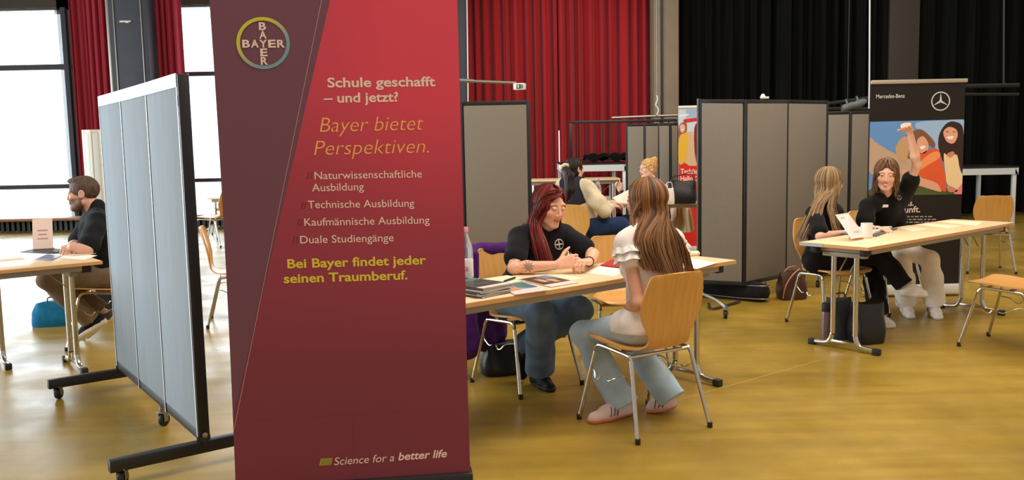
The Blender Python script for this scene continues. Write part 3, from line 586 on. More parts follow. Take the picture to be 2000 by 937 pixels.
sh(7, [(1850, 300), (1862, 296), (1864, 308), (1856, 318), (1848, 312)], 6)
sh(6, [(1842, 258), (1852, 248), (1866, 252), (1870, 264), (1864, 278), (1856, 280), (1847, 274)], 7)
sh(12, [(1849, 267), (1862, 266), (1858, 271.5), (1852, 271)], 8)
sh(8, [(1846, 257.5), (1851, 256), (1852, 257.5)], 8, 2); sh(8, [(1859, 256.5), (1865, 257), (1864, 258.5)], 8, 2)
sh(10, [(1843, 300), (1854, 308), (1868, 302), (1874, 330), (1880, 344), (1882, 372), (1866, 372), (1850, 360), (1846, 340)], 8)
sh(11, [(1862, 378), (1872, 366), (1882.4, 356), (1882.4, 379.5)], 9, 3)
sh(7, [(1850, 362), (1866, 368), (1868, 374), (1852, 374)], 9)
q.build('photo_print', pm, mt, smooth=0, W=True); mp_.lim = None
PS, PG = flatmat('print_silver', (206, 204, 196), .3), flatmat('print_grey', (168, 160, 148))
print_text('name_text', 'Mercedes-Benz', mp_, (1711, 192), (1767, 190.5), 7.5, PS, mt, .012, 0, .002)
print_text('headline_text', 'ns.', mp_, (1770, 402), (1784, 401.5), 12, PW, mt, .012, 0, .002)
print_text('headline_text', 'kunft.', mp_, (1758, 415.5), (1797, 414), 12, PW, mt, .012, 0, .002)
for y in (424, 429.5, 435):
    m = MB(); x = 1752
    while x < 1820+(y-424)*1.2: wd = random.uniform(4, 11); print_shape(m, mp_, [(x, y), (x+wd, y-.2), (x+wd, y-2.4), (x, y-2.2)], .002, 0); x += wd+2.5
    m.build('small_print', PG, mt, smooth=0, W=True)
sc = mp_.hit(1837, 197.5); sr = mp_.hit(1837+18.5, 197)[0]-sc[0]; m = MB(); n = 48
c3_ = lambda r, k, t: mp_.at(sc+A(math.cos(t)*r, math.sin(t)*r), k)
m.add([c3_(sr, .002, 2*math.pi*k/n) for k in range(n)]+[c3_(sr*.88, .002, 2*math.pi*k/n) for k in range(n)], [(k, (k+1) % n, n+(k+1) % n, n+k) for k in range(n)])
for j in range(3):
    t = math.pi/2+j*2*math.pi/3; m.add([c3_(sr*.92, .0026, t), c3_(sr*.13, .0026, t-math.pi/3), mp_.at(sc, .004), c3_(sr*.13, .0026, t+math.pi/3)], [(0, 1, 2), (0, 2, 3)])
m.build('star_emblem', PS, mt, smooth=0, W=True)

# the red and white roll-up banner half hidden by the zigzag divider
tpn = Plane((P(1325, 400, 11.6)[0], 11.6, 0), (1, 0, 0)); za = tpn.hit(1325, 209)[1]; xw = tpn.hit(1325+128, 300)[0]
tt = thing('roll_up_banner', 'red and pale blue roll-up banner behind the black handbag', 'banner', tpn.at((xw/2, 0)), 0)
MB().prism([tpn.at((0, .1)), tpn.at((xw, .1)), tpn.at((xw, za)), tpn.at((0, za))], -tpn.n*.002).build('printed_panel', flatmat('pale_blue_print', (200, 214, 226)), tt, smooth=0, W=True)
MB().box((0, 0, za), (xw, .03, .03)).build('top_rail', M_['white'], tt, bevel=.004); MB().box((0, .02, .05), (xw, .12, .09)).build('base_casing', M_['alu'], tt, bevel=.01)
q = MB(); tm = [flatmat('tprint_'+n_, c_) for n_, c_ in (('red', (214, 44, 36)), ('yellow', (226, 178, 62)), ('beige', (212, 178, 140)), ('skin', (230, 176, 150)), ('hair', (150, 90, 66)), ('blue', (160, 182, 214)), ('darkred', (130, 36, 50)), ('white', (244, 236, 232)))]
def s2(mi, pts, lay, n=6): q.cur = mi; print_shape(q, tpn, pts, .0008+.0006*lay, n)
s2(5, [(1340, 214), (1420, 214), (1420, 240), (1340, 236)], 0, 0); s2(7, [(1325, 226), (1345, 222), (1345, 225), (1325, 229)], 1, 0)
s2(0, [(1335, 233), (1420, 222), (1420, 229), (1335, 240)], 2, 0)
s2(0, [(1325.6, 318), (1452, 318), (1452, 560), (1326, 560)], 2, 0)
s2(4, [(1325.5, 250), (1331, 240), (1340, 240), (1341, 256), (1334, 268), (1326, 282)], 3); s2(3, [(1328, 246), (1334, 242), (1338, 248), (1336, 257), (1330, 258)], 4); s2(7, [(1330, 252.5), (1335.5, 252), (1333, 255)], 5, 3)
s2(1, [(1326, 270), (1336, 260), (1344, 262), (1342, 300), (1336, 317.5), (1325.5, 317.5)], 4, 3)
s2(2, [(1342, 262), (1353, 258), (1366, 262), (1368, 317.5), (1337, 317.5)], 3, 3); s2(6, [(1356, 250), (1368, 240), (1380, 250), (1384, 317), (1360, 317)], 4, 3)
q.build('photo_print', tm, tt, smooth=0, W=True)
print_text('slogan_text', 'Tschüss', tpn, (1329, 339), (1366, 339), 9.5, PW, tt, .02, 0, .003)
print_text('slogan_text', 'Hallo G', tpn, (1329, 353), (1364, 353), 9.5, PW, tt, .02, 0, .003)

# ------------------------------------------------------------------ rails, truss, exit sign
Ye = 10.5
e0, e1 = P(880, 156, Ye), P(1008, 162, Ye)
tag(MB().tube([e0, P(925, 158.5, Ye)], .024, 10).tube([P(920, 158.5, Ye), e1], .018, 10).tube([e0, e0+A(0, 0, 3)], .02, 8).build('light_rail', M_['steel'], smooth=40), 'thin pale rail carrying the exit sign, above the middle divider', 'rail')
ex = thing('exit_sign', 'small white exit light box with green arrow at the rail end', 'exit sign', P(1015, 169, Ye), -.35)
MB().box((0, 0, 0), (.125, .10, .075)).build('housing', M_['white'], ex, bevel=.006)
EG, EWm = flatmat('sign_green', (28, 70, 50)), mat('sign_white', (240, 245, 235), .5)
MB().box((.005, -.052, -.002), (.05, .004, .05)).build('sign_plate', EG, ex)
m = MB(); m.box((.002, -.055, .008), (.012, .002, .02)); m.prism([(-.012, -.056, -.001), (.016, -.056, -.001), (.002, -.056, -.02)], (0, .002, 0)); m.build('arrow', EWm, ex, smooth=0)
m = MB()
for k in range(3): m.box((.04+k*.007, -.052, -.002), (.003, .003, .045))
m.build('vent_slots', EG, ex)
tb = thing('lighting_bar', 'grey horizontal lighting bar with hook in front of the column', 'lighting bar', P(1283, 226, 15.6))
MB().tube([P(1195, 230, 15.6), P(1345, 224, 15.6)], .025, 10).tube([P(1283, 186, 15.6), A(P(1283, 186, 15.6)[0], 15.6, 6.9)], .006, 6).build('bar', M_['steel'], tb, W=True)
MB().tube(crom([P(1283, 225, 15.55), P(1286, 214, 15.55), P(1281, 205, 15.55), P(1284, 195, 15.55), P(1283, 186, 15.55)], 5), .014, 8).build('hook', M_['alu'], tb, W=True)
tr = thing('truss', 'dark lighting truss hanging between divider and black banner', 'truss', P(1655, 205, 13))
m = MB(); a0, a1 = P(1606, 204, 13), P(1702, 190, 13.6); b0, b1 = P(1606, 212, 13), P(1702, 212, 13.6)
for a, b in ((a0, a1), (b0, b1)): m.tube([a, b], .026, 10)
for k in range(4): m.tube([a0+(a1-a0)*k/3, b0+(b1-b0)*(k+.5)/3.5], .016, 8)
m.tube([(a0+a1)/2, A(*((a0+a1)/2)[:2], 6.9)], .008, 6); m.build('truss_frame', M_['blackmetal'], tr, W=True)
for px, py in ((1657, 208), (1678, 202)):
    g = MB(); c = P(px, py, 12.9); g.lathe([(.02, -.1), (.05, -.09), (.055, .05), (.03, .1), (.01, .11)], c, 14, np.array([[0, 0, 1], [0, 1, 0], [-1, 0, .3]])); g.tube([c, c+A(0, .1, .1)], .015, 8); g.build('spotlight', M_['greymetal'], tr, W=True)
tag(MB().tube([P(1697, 212, 13.2), P(1698, 160, 13.2), P(1699, -60, 13.2)], .012, 8).build('chain', M_['alu']), 'thin silver suspension line rising beside the black banner', 'chain')
for y in (168, 184): pass
cb2 = MB(); cb2.tube([P(1885, 168, 13), P(1990, 166, 13)], .03, 8); cb2.tube([P(1885, 184, 13), P(1990, 184, 13)], .02, 8); cb2.tube([P(1960, 168, 13), A(P(1960, 168, 13)[0], 13.3, 6.9)], .015, 8); tag(cb2.build('lighting_bar', M_['blackmetal']), 'dark double bar right of the black banner', 'lighting bar')
# ------------------------------------------------------------------ people: smooth blended volumes turned into one continuous surface
class Vol:
    def __init__(s, lo, hi, h):
        s.lo = A(*lo); s.h = h; s.n = np.ceil((A(*hi)-s.lo)/h).astype(int)+1; s.f = np.full(s.n, .12, np.float32)
        s.ax = [s.lo[i]+h*np.arange(s.n[i]) for i in range(3)]
    def sub(s, lo, hi, m):
        sl = []
        for i in range(3):
            a = int(max(0, math.floor((lo[i]-m-s.lo[i])/s.h))); b = int(min(s.n[i], math.ceil((hi[i]+m-s.lo[i])/s.h)+1))
            if b <= a: return None, None
            sl.append(slice(a, b))
        g = [s.ax[0][sl[0]][:, None, None], s.ax[1][sl[1]][None, :, None], s.ax[2][sl[2]][None, None, :]]
        return tuple(sl), g
    def put(s, fn, lo, hi, k=.02, op='u', m=None):
        sl, g = s.sub(lo, hi, m if m is not None else max(.03, k*1.5))
        if sl is None: return s
        d = fn(g).astype(np.float32); f = s.f[sl]
        if op == 'u':
            if k > 0: h = np.clip(.5+.5*(f-d)/k, 0, 1); s.f[sl] = f*(1-h)+d*h-k*h*(1-h)
            else: s.f[sl] = np.minimum(f, d)
        elif op == 's':
            if k > 0: h = np.clip(.5-.5*(f+d)/k, 0, 1); s.f[sl] = f*(1-h)-d*h+k*h*(1-h)
            else: s.f[sl] = np.maximum(f, -d)
        return s
    def cone(s, a, b, ra, rb, k=.02, op='u'):
        a, b = A(*a), A(*b); ba = b-a; L = max(ba@ba, 1e-9); r = max(ra, rb)
        def fn(g):
            p = [g[i]-a[i] for i in range(3)]; t = np.clip((p[0]*ba[0]+p[1]*ba[1]+p[2]*ba[2])/L, 0, 1)
            return np.sqrt((p[0]-ba[0]*t)**2+(p[1]-ba[1]*t)**2+(p[2]-ba[2]*t)**2)-(ra+(rb-ra)*t)
        return s.put(fn, np.minimum(a, b)-r, np.maximum(a, b)+r, k, op)
    def ell(s, c, r, ax=None, k=.02, op='u'):
        c = A(*c); ax = np.eye(3) if ax is None else np.asarray(ax); R_ = max(r)
        def fn(g):
            p = [g[i]-c[i] for i in range(3)]; q = [(p[0]*a[0]+p[1]*a[1]+p[2]*a[2]) for a in ax]
            k0 = np.sqrt(sum((q[i]/r[i])**2 for i in range(3)))+1e-9; k1 = np.sqrt(sum((q[i]/r[i]**2)**2 for i in range(3)))+1e-9
            return k0*(k0-1)/k1
        return s.put(fn, c-R_, c+R_, k, op)
    def cut(s, c, n):                # remove everything on the side n points to
        n = nrm(n); g = [s.ax[0][:, None, None], s.ax[1][None, :, None], s.ax[2][None, None, :]]
        s.f = np.maximum(s.f, ((g[0]-c[0])*n[0]+(g[1]-c[1])*n[1]+(g[2]-c[2])*n[2]).astype(np.float32)); return s
    def fold(s, amp, fn):            # cloth folds / hair strands
        i = np.nonzero(np.abs(s.f) < amp*2+s.h*2); p = [s.ax[k][i[k]] for k in range(3)]
        s.f[i] += (amp*fn(*p)).astype(np.float32); return s
    def mesh(s):
        f = s.f; neg = f < 0; ins = np.zeros(s.n-1, np.int8); C = [(i, j, k) for i in (0, 1) for j in (0, 1) for k in (0, 1)]
        nx, ny, nz = s.n-1
        for i, j, k in C: ins += neg[i:i+nx, j:j+ny, k:k+nz]
        I = np.array(np.nonzero((ins > 0) & (ins < 8))); n = I.shape[1]; acc = np.zeros((n, 3)); cnt = np.zeros(n)
        val = {c: f[I[0]+c[0], I[1]+c[1], I[2]+c[2]] for c in C}
        for c in C:
            for ax_ in range(3):
                if c[ax_] == 0:
                    d = list(c); d[ax_] = 1; d = tuple(d); a, b = val[c], val[d]; m = (a < 0) != (b < 0)
                    t = np.where(m, a/np.where(m, a-b, 1), 0); q = np.tile(np.array(c, float), (n, 1)); q[:, ax_] = t; acc[m] += q[m]; cnt[m] += 1
        V = s.lo+s.h*(I.T+acc/cnt[:, None]); idx = np.full(s.n-1, -1, np.int32); idx[I[0], I[1], I[2]] = np.arange(n); Q = []
        for ax_ in range(3):
            o1, o2 = [(1, 2), (2, 0), (0, 1)][ax_]; sl0 = [slice(0, s.n[i]-1) for i in range(3)]; sl1 = list(sl0); sl1[ax_] = slice(1, s.n[ax_])
            a, b = neg[tuple(sl0)], neg[tuple(sl1)]; E_ = np.array(np.nonzero(a != b)); ok = (E_[o1] > 0) & (E_[o2] > 0); E_ = E_[:, ok]
            def cell(d1, d2): e = E_.copy(); e[o1] += d1; e[o2] += d2; return idx[e[0], e[1], e[2]]
            q = np.stack([cell(-1, -1), cell(0, -1), cell(0, 0), cell(-1, 0)], 1); fl = ~a[E_[0], E_[1], E_[2]]; q[fl] = q[fl][:, ::-1]; Q.append(q)
        return V, np.concatenate(Q)
    def build(s, name, mat_, parent, W=True, col=None, relax=1, org=None):
        V, Q = s.mesh(); Q = Q[(Q >= 0).all(1)]
        for _ in range(relax):
            acc = np.zeros_like(V); cnt = np.zeros(len(V))
            for i in range(4):
                for j in ((i+1) % 4, (i-1) % 4): np.add.at(acc, Q[:, i], V[Q[:, j]]); np.add.at(cnt, Q[:, i], 1)
            V = .5*V+.5*acc/np.maximum(cnt, 1)[:, None]
        me = bpy.data.meshes.new(name); me.vertices.add(len(V)); o = org if org is not None else (A(*parent.location) if parent is not None else A(0, 0, 0))
        me.vertices.foreach_set('co', (V-o).astype(np.float32).ravel()); me.loops.add(len(Q)*4); me.loops.foreach_set('vertex_index', Q.astype(np.int32).ravel())
        me.polygons.add(len(Q)); me.polygons.foreach_set('loop_start', np.arange(0, len(Q)*4, 4, dtype=np.int32)); me.update(calc_edges=True); me.validate(); me.shade_smooth()
        me.materials.append(mat_)
        if col is not None:
            c = col(V); ca = me.color_attributes.new('Col', 'FLOAT_COLOR', 'POINT'); ca.data.foreach_set('color', np.c_[c, np.ones(len(c))].astype(np.float32).ravel())
        ob = bpy.data.objects.new(name, me); COL.objects.link(ob); ob.parent = parent; return ob

class Head:
    """local axes: x the person's right, y where the face looks, z up; centre in the middle of the skull"""
    def __init__(s, c, face, up=(0, 0, 1), sc=1.0):
        s.c = A(*c); s.y = nrm(face); s.x = nrm(np.cross(s.y, up)); s.z = np.cross(s.x, s.y); s.ax = np.array([s.x, s.y, s.z]); s.sc = sc
    def w(s, x, y, z): return s.c+(s.x*x+s.y*y+s.z*z)*s.sc
    def l(s, V): return ((V-s.c)@s.ax.T)/s.sc
def head_vol(v, H, male=False, infl=0):
    k = H.sc; E = lambda c, r, kk=.015, op='u': v.ell(H.w(*c), [(q+(infl if op == 'u' else 0))*k for q in r], H.ax, kk, op); Cn = lambda a, b, ra, rb, kk=.012: v.cone(H.w(*a), H.w(*b), (ra+infl)*k, (rb+infl)*k, kk)
    E((0, -.018, .028), (.073, .093, .083)); E((0, .028, -.03), (.058, .058, .075), .03)
    j = .006 if male else 0
    for s in (-1, 1):
        Cn((s*(.046+j), .005, -.058), (s*.018, .062, -.094), .020+j, .016+j, .02); E((s*.036, .066, -.022), (.022, .018, .022), .02)
        E((s*.030, .068, .030), (.026, .010, .008), .02)
    E((0, .070, -.095), (.022, .016, .015), .015)
    if infl == 0:
        Cn((0, .086, .014), (0, .1015, -.022), .0055, .0085, .01); E((0, .099, -.027), (.0105, .010, .008), .006)
        for s in (-1, 1):
            E((s*.0112, .093, -.030), (.0072, .009, .0062), .006); E((s*.031, .098, .008), (.018, .014, .011), .008, 's'); E((s*.031, .0770, .007), (.0138, .0122, .0116), .003)
            E((s*.031, .0785, .0145), (.016, .010, .0045), .004); E((s*.076, -.012, -.002), (.009, .022, .033), .006); E((s*.083, -.006, .002), (.005, .011, .019), .004, 's')
        E((0, .0905, -.0535), (.021, .009, .0052), .005); E((0, .0885, -.0635), (.018, .010, .0062), .005); E((0, .101, -.0585), (.019, .006, .0016), .002, 's')
def head_color(c, V, H, skin, lip, brow, iris=(70, 90, 90), stubble=None, closed=False, smile=False):
    p = H.l(V); x, y, z = np.abs(p[:, 0]), p[:, 1], p[:, 2]; front = y > .03
    near = np.linalg.norm(p, axis=1) < .15
    def mix(m, col, a=1.0): m = np.clip(m, 0, 1)[:, None]*a*near[:, None]; c[:] = c*(1-m)+L3(*col)*m
    blush = np.exp(-(((x-.038)/.02)**2+((z+.025)/.02)**2))*front; mix(blush, (skin[0], skin[1]*.82, skin[2]*.78), .45)
    mix(np.exp(-((x/.012)**2+((z+.028)/.012)**2))*(y > .09), (skin[0]*.98, skin[1]*.85, skin[2]*.8), .4)
    if stubble is not None: mix((z < -.022-.35*np.clip(x-.0, 0, .1)*0)*(np.clip((-.02-z)/.012, 0, 1))*(y > -.005)*(1-np.exp(-((x/.02)**2+((z+.0585)/.008)**2))*.8), stubble, .85)
    mix(np.exp(-(np.abs(x/.020)**4+np.abs((z+.0585)/.0095)**4))*(y > .075), lip, .8)
    zm = z+.0585-(9*x*x if smile else 0)
    if smile: mix(np.exp(-(np.abs(x/.026)**4+np.abs(zm/.010)**4))*(y > .068), lip, .8); mix((np.abs(zm) < .0042*(1-(x/.024)**2))*(x < .024)*(y > .068), (246, 238, 230), .95)
    else: mix((np.abs(z+.0585) < .0016)*(x < .017)*(y > .07), (80, 30, 30), .8)
    arch = .028-.006*((x-.030)/.016)**2; mix(np.exp(-(((z-arch)/.0042)**2))*((x > .012) & (x < .052))*front, brow, .9)
    eye = ((x-.031)/.0135)**2+((z-.0065)/.0062)**2
    if closed: mix((np.abs(z-.003) < .002)*(np.abs(x-.031) < .013)*front, (60, 36, 30), .9)
    else:
        mix((eye < 1)*front, (232, 226, 220), .95); mix(((x-.031)**2+(z-.0065)**2 < .0058**2)*front, iris, .95); mix(((x-.031)**2+(z-.0065)**2 < .003**2)*front, (20, 16, 16), .95)
        mix((np.abs(z-.0125+6*(x-.031)**2*3) < .0018)*(np.abs(x-.031) < .0145)*front, (50, 30, 28), .85)
def hand_vol(v, wr, fwd, pal, right, curl=(.3, .3, .3, .3), thumb=.4, sc=1.0, spread=.06, arr=None):
    f = nrm(fwd); n = nrm(A(*pal)-f*(A(*pal)@f)); t = np.cross(f, n)*(1 if right else -1); w = A(*wr); k = sc
    offs = (.028, .0095, -.0095, -.027); Ls = (.070, .078, .072, .056); base = (.088, .091, .086, .078)
    for i in range(4):
        kn = w+(f*base[i]+t*offs[i])*k; v.cone(w+t*offs[i]*.55*k+f*.012*k, kn, .0165*k, .0125*k, .012)
    for i in range(4):
        p = w+(f*base[i]+t*offs[i])*k; d = nrm(f+t*offs[i]*spread*20); an = 0
        for j, (q, r0, r1) in enumerate(((.45, .0088, .0082), (.30, .0082, .0074), (.25, .0074, .0062))):
            an += curl[i]*(1.0, 1.15, .7)[j]; dd = d*math.cos(an)+n*math.sin(an); e = p+dd*Ls[i]*q*k; v.cone(p, e, r0*k, r1*k, .0025); p = e
    b = w+(f*.022+t*.022)*k; d = nrm(f*.62+t*.72+n*.25); p = b
    for j, (L, r0, r1) in enumerate(((.042, .0135, .0105), (.032, .0102, .009), (.026, .009, .0068))):
        an = thumb*(0, .7, 1.2)[j]; dd = nrm(d*math.cos(an)+(f*.6-t*.5+n*.5)*math.sin(an)); e = p+dd*L*k; v.cone(p, e, r0*k, r1*k, .006); p = e

class Person:
    def __init__(s, label, J, head, sex='f', group=None, h=.005, skin=(232, 184, 160), lip=(190, 104, 100), brow=(110, 70, 56), fat=1.0, iris=(70, 90, 90), stubble=None, closed=False, smile=False):
        s.smile = smile; s.J = {k: A(*v) for k, v in J.items()}; s.H = head; s.sex = sex; s.h = h; s.fat = fat; s.skin = skin; s.lip = lip; s.brow = brow; s.iris = iris; s.stubble = stubble; s.closed = closed
        J = s.J; s.hip = (J['hipR']+J['hipL'])/2; s.sh = (J['shR']+J['shL'])/2
        s.t = thing('person', label, 'person', A(s.hip[0], s.hip[1], 0), 0, group)
        pts = np.array(list(J.values())+[head.c]); s.lo = pts.min(0)-.19; s.hi = pts.max(0)+.19; s.lo[2] = max(s.lo[2], -.03)
        up = nrm(s.sh-s.hip); s.up = up
        sd = nrm(J['shR']-J['shL']); s.cs = nrm(sd-up*(sd@up)); s.cf = np.cross(up, s.cs)
        sd = nrm(J['hipR']-J['hipL']); s.ps = nrm(sd-up*(sd@up)); s.pf = np.cross(up, s.ps)
        ms = nrm(s.cs+s.ps); s.ms = ms; s.mf = np.cross(up, ms)
    def vol(s, lo=None, hi=None, h=None): return Vol(s.lo if lo is None else lo, s.hi if hi is None else hi, h or s.h)
    def torso(s, v, i=0.0, k=.05):
        J, f = s.J, s.fat; L = np.linalg.norm(s.sh-s.hip); at = lambda q: s.hip+s.up*L*q; fem = s.sex == 'f'
        v.ell(at(.08)-s.pf*.01, [(.158 if fem else .155)*f+i, .112*f+i, .12+i], [s.ps, s.pf, s.up], k)
        v.ell(at(.40), [(.122 if fem else .150)*f+i, (.092 if fem else .115)*f+i, .15+i], [s.ms, s.mf, s.up], k)
        v.ell(at(.74), [(.140 if fem else .168)*f+i, (.100 if fem else .118)*f+i, .165+i], [s.cs, s.cf, s.up], k)
        if fem:
            for q in (-1, 1): v.ell(at(.66)+s.cs*q*.068*f+s.cf*.078*f, [.056*f+i, .050*f+i, .056*f+i], [s.cs, s.cf, s.up], .03)
        n0 = J['neck']; r = (.047 if fem else .056)+i
        for q in ('shR', 'shL'):
            v.cone(J[q]-s.up*.01, (J[q]+s.sh)/2+s.up*.015, r, r+.004, .04); v.cone(n0-s.up*.012, J[q]*.75+s.sh*.25+s.up*.012, .040+i, .036+i, .045)
    def arm(s, v, q, i=0.0, t1=1.0, lower=True, k=.02):
        J = s.J; fem = s.sex == 'f'; a, b, c = J['sh'+q], J['el'+q], J['wr'+q]; r = (.045, .035, .036, .0235) if fem else (.054, .043, .043, .029)
        m = a+(b-a)*t1; v.cone(a, m, r[0]*s.fat**.5+i, (r[0]+(r[1]-r[0])*t1)*s.fat**.5+i, k)
        if lower: mid = b+(c-b)*.3; v.cone(b, mid, r[1]+i, r[2]+i, k); v.cone(mid, c, r[2]+i, r[3]+i, k)
    def leg(s, v, q, i=0.0, hem=None, t2=1.0, k=.03):
        J = s.J; f = s.fat**.6; a, b, c = J['hip'+q], J['kn'+q], J['an'+q]; v.cone(a, b, .082*f+i, .054*f+i, k)
        e = b+(c-b)*t2
        if hem is None: m = b+(c-b)*.32; v.cone(b, m, .052*f+i, .052*f+i, k); v.cone(m, e, .052*f+i, .036+i, k)
        else: v.cone(b, b+(e-b)*.4, .055*f+i, (.058*f+i+hem)/2, k); v.cone(b+(e-b)*.4, e, (.058*f+i+hem)/2, hem, k)
    def body(s, hands={}, extra=None, vcol=None, head_up=None):
        v = s.vol(); J = s.J; s.torso(v, -.004); H = s.H; nk = .050 if s.sex == 'f' else .060
        v.cone(J['neck'], H.w(0, -.022, -.05), nk, nk-.004, .03); head_vol(v, H, s.sex == 'm')
        for q in 'RL':
            s.arm(v, q, -.002); s.leg(v, q, -.008); v.cone(J['an'+q], J['he'+q]+A(0, 0, .022), .030, .018, .02); v.cone(J['an'+q], J['to'+q]*.7+J['he'+q]*.3+A(0, 0, .018), .028, .016, .02)
            if q in hands: hd = dict(hands[q]); hand_vol(v, J['wr'+q], hd.pop('f'), hd.pop('n'), q == 'R', **hd)
        if extra: extra(v)
        def col(V):
            c = np.tile(L3(*s.skin), (len(V), 1)); head_color(c, V, H, s.skin, s.lip, s.brow, s.iris, s.stubble, s.closed, s.smile)
            if vcol: vcol(c, V)
            return c
        s.bo = v.build('body', SKINM, s.t, col=col, relax=0 if s.h > .0045 else 1); return s.bo
    def shoe(s, q, mu, ms, high=0.0, stripes=None, toe=None):
        he, to, an = s.J['he'+q], s.J['to'+q], s.J['an'+q]; d = nrm(to-he); up = A(0, 0, 1) if abs(d[2]) < .5 else nrm(an-(he+to)/2); up = nrm(up-d*(up@d)); sd = np.cross(d, up)
        c = (he+to)/2; lo, hi = np.minimum(he, to)-.11, np.maximum(he, to)+.13; L = np.linalg.norm(to-he)
        def base(v, i, r0=.038, r1=.040):
            v.cone(he+up*.03+d*.01, he+d*L*.55+up*.022, r0+i, r1+i, .02); v.cone(he+d*L*.55+up*.018, to-d*.035+up*.012, r1+i, .033+i, .02)
        v = Vol(lo, hi, .005); base(v, 0); v.cone(he+up*.03+d*.03, he+up*(.075+high)+d*.045, .036, .036, .03); v.cone(he+d*.06+up*.06, he+d*L*.6+up*.035, .032, .026, .03)
        v.cut(he+up*.004, -up); v.cut(he+up*(.092+high), up); o = v.build('shoe', mu, s.t)
        v2 = Vol(lo, hi, .005); base(v2, .006); v2.cut(he-up*.012, -up); v2.cut(he+up*.014, up); v2.build('sole', ms, o, org=A(*s.t.location))
        if stripes is not None:
            for k in range(3):
                for sg in (-1, 1):
                    m = MB(); a = he+d*(L*.42+k*.022); pts = []
                    for j in range(5): z = .018+j*.011; pts.append(a+d*(-j*.004)+up*z+sd*sg*(.0465, .0465, .043, .037, .029)[j])
                    m.tube(pts, .0055, 6, flat=.35); st_ = m.build('stripe', stripes, None); st_.data.transform(Matrix.Translation(-Vector(s.t.location))); st_.parent = o
        return o
def hair_locks(H, groups, r=.006, seed=1, n_sc=5):
    """locks: each runs over the skull from the parting, then through way-points given in world space"""
    rr = random.Random(seed); m = MB()
    for g in groups:
        for k in range(g['n']):
            u = (k+rr.random())/g['n']; az = R(g['az'][0]+(g['az'][1]-g['az'][0])*u); e0, e1 = g['el']; infl = 1.08+.10*rr.random()
            pts = []
            for j in range(n_sc):
                el = R(e0+(e1-e0)*j/(n_sc-1)); pts.append(H.w(.076*infl*math.sin(az)*math.cos(el), -.018+.096*infl*math.cos(az)*math.cos(el), .026+.087*infl*math.sin(el)))
            if g.get('neck'): pts.append(H.w(.076*infl*math.sin(az)*.96, -.018+.096*infl*math.cos(az)*.96, -.062))
            jit = A(*(rr.gauss(0, 1) for _ in range(3)))*g.get('jit', .008); wp = g['way'](u)
            for j, q in enumerate(wp): pts.append(A(*q)+jit*(.4+.6*(j+1)/len(wp))+A(*(rr.gauss(0, 1) for _ in range(3)))*.003)
            pts = crom(pts, 3); n = len(pts); w0 = r*(.75+.5*rr.random())
            m.tube(pts, [w0*(.7 if i < 2 else 1)*(1-.75*max(0, (i/(n-1)-.72)/.28)) for i in range(n)], 5, flat=.6)
    return m
def cap_vol(H, t=.012, h=.005, face=True, hl=.058):
    v = Vol(H.c-.17, H.c+.17, h); k = H.sc
    v.ell(H.w(0, -.020, .030), [(.073+t)*k, (.094+t)*k, (.084+t)*k], H.ax, .0); v.ell(H.w(0, -.05, -.03), [(.062+t)*k, (.06+t)*k, (.06+t)*k], H.ax, .02)
    if face: v.ell(H.w(0, .085, -.035), [.064*k, .085*k, (hl+.035)*k], H.ax, .006, 's')
    return v
SKINM = mat('skin', (230, 170, 140), .5, vcol=True, spec=.35, bump=.05, bscale=300)
def strandmat(nm, a, b):
    m = mat(nm, a, .5, spec=.28); nt = m.node_tree; g_ = nt.nodes.new('ShaderNodeNewGeometry'); rp = nt.nodes.new('ShaderNodeValToRGB'); nt.links.new(g_.outputs['Random Per Island'], rp.inputs['Fac'])
    rp.color_ramp.elements[0].color = lin(a)+[1]; rp.color_ramp.elements[1].color = lin(b)+[1]; nt.links.new(rp.outputs['Color'], nt.nodes['Principled BSDF'].inputs['Base Color']); return m
def hairmat(nm, a, b, s=60): return mat(nm, a, .55, col2=b, scale=s, stretch=(1, 1, .10), bump=.3, bscale=s*2, spec=.25)
def cloth(nm, c, var=.06, rough=.85, bump=.25, bscale=220, sc=25): return mat(nm, c, rough, var=var, scale=sc, bump=bump, bscale=bscale, spec=.15, sheen=.05)
def wr(a=28, b=36, c=22):
    return lambda x, y, z: .5*np.sin(a*x+1.7*np.sin(b*.5*z)+3)*np.sin(b*z+2*np.sin(c*y))+.5*np.sin(c*1.6*y+b*.8*z+1.3*np.sin(a*x))
GP = 'people at the fair tables'
def tee(p, name, m, i=.013, sleeve=.62, sr=.018, amp=.004, lowcut=-.02, neckcut=True, extra=None, parent=None):
    v = p.vol(); p.torso(v, i); J = p.J
    for q in 'RL':
        d = nrm(J['el'+q]-J['sh'+q]); L = np.linalg.norm(J['el'+q]-J['sh'+q]); r0 = (.047 if p.sex == 'f' else .056)*p.fat**.5; v.cone(J['sh'+q], J['sh'+q]+d*L*sleeve, r0+i, r0+sr, .02)
    if extra: extra(v)
    v.fold(amp, wr()); v.cut(p.hip+p.up*lowcut, -p.up)
    if neckcut: v.ell(J['neck']+p.up*.055+p.cf*.03, [.062, .07, .055], [p.cs, p.cf, p.up], .004, 's')
    return v.build(name, m, p.t)
def sleeve_ends(p, v, frac): pass
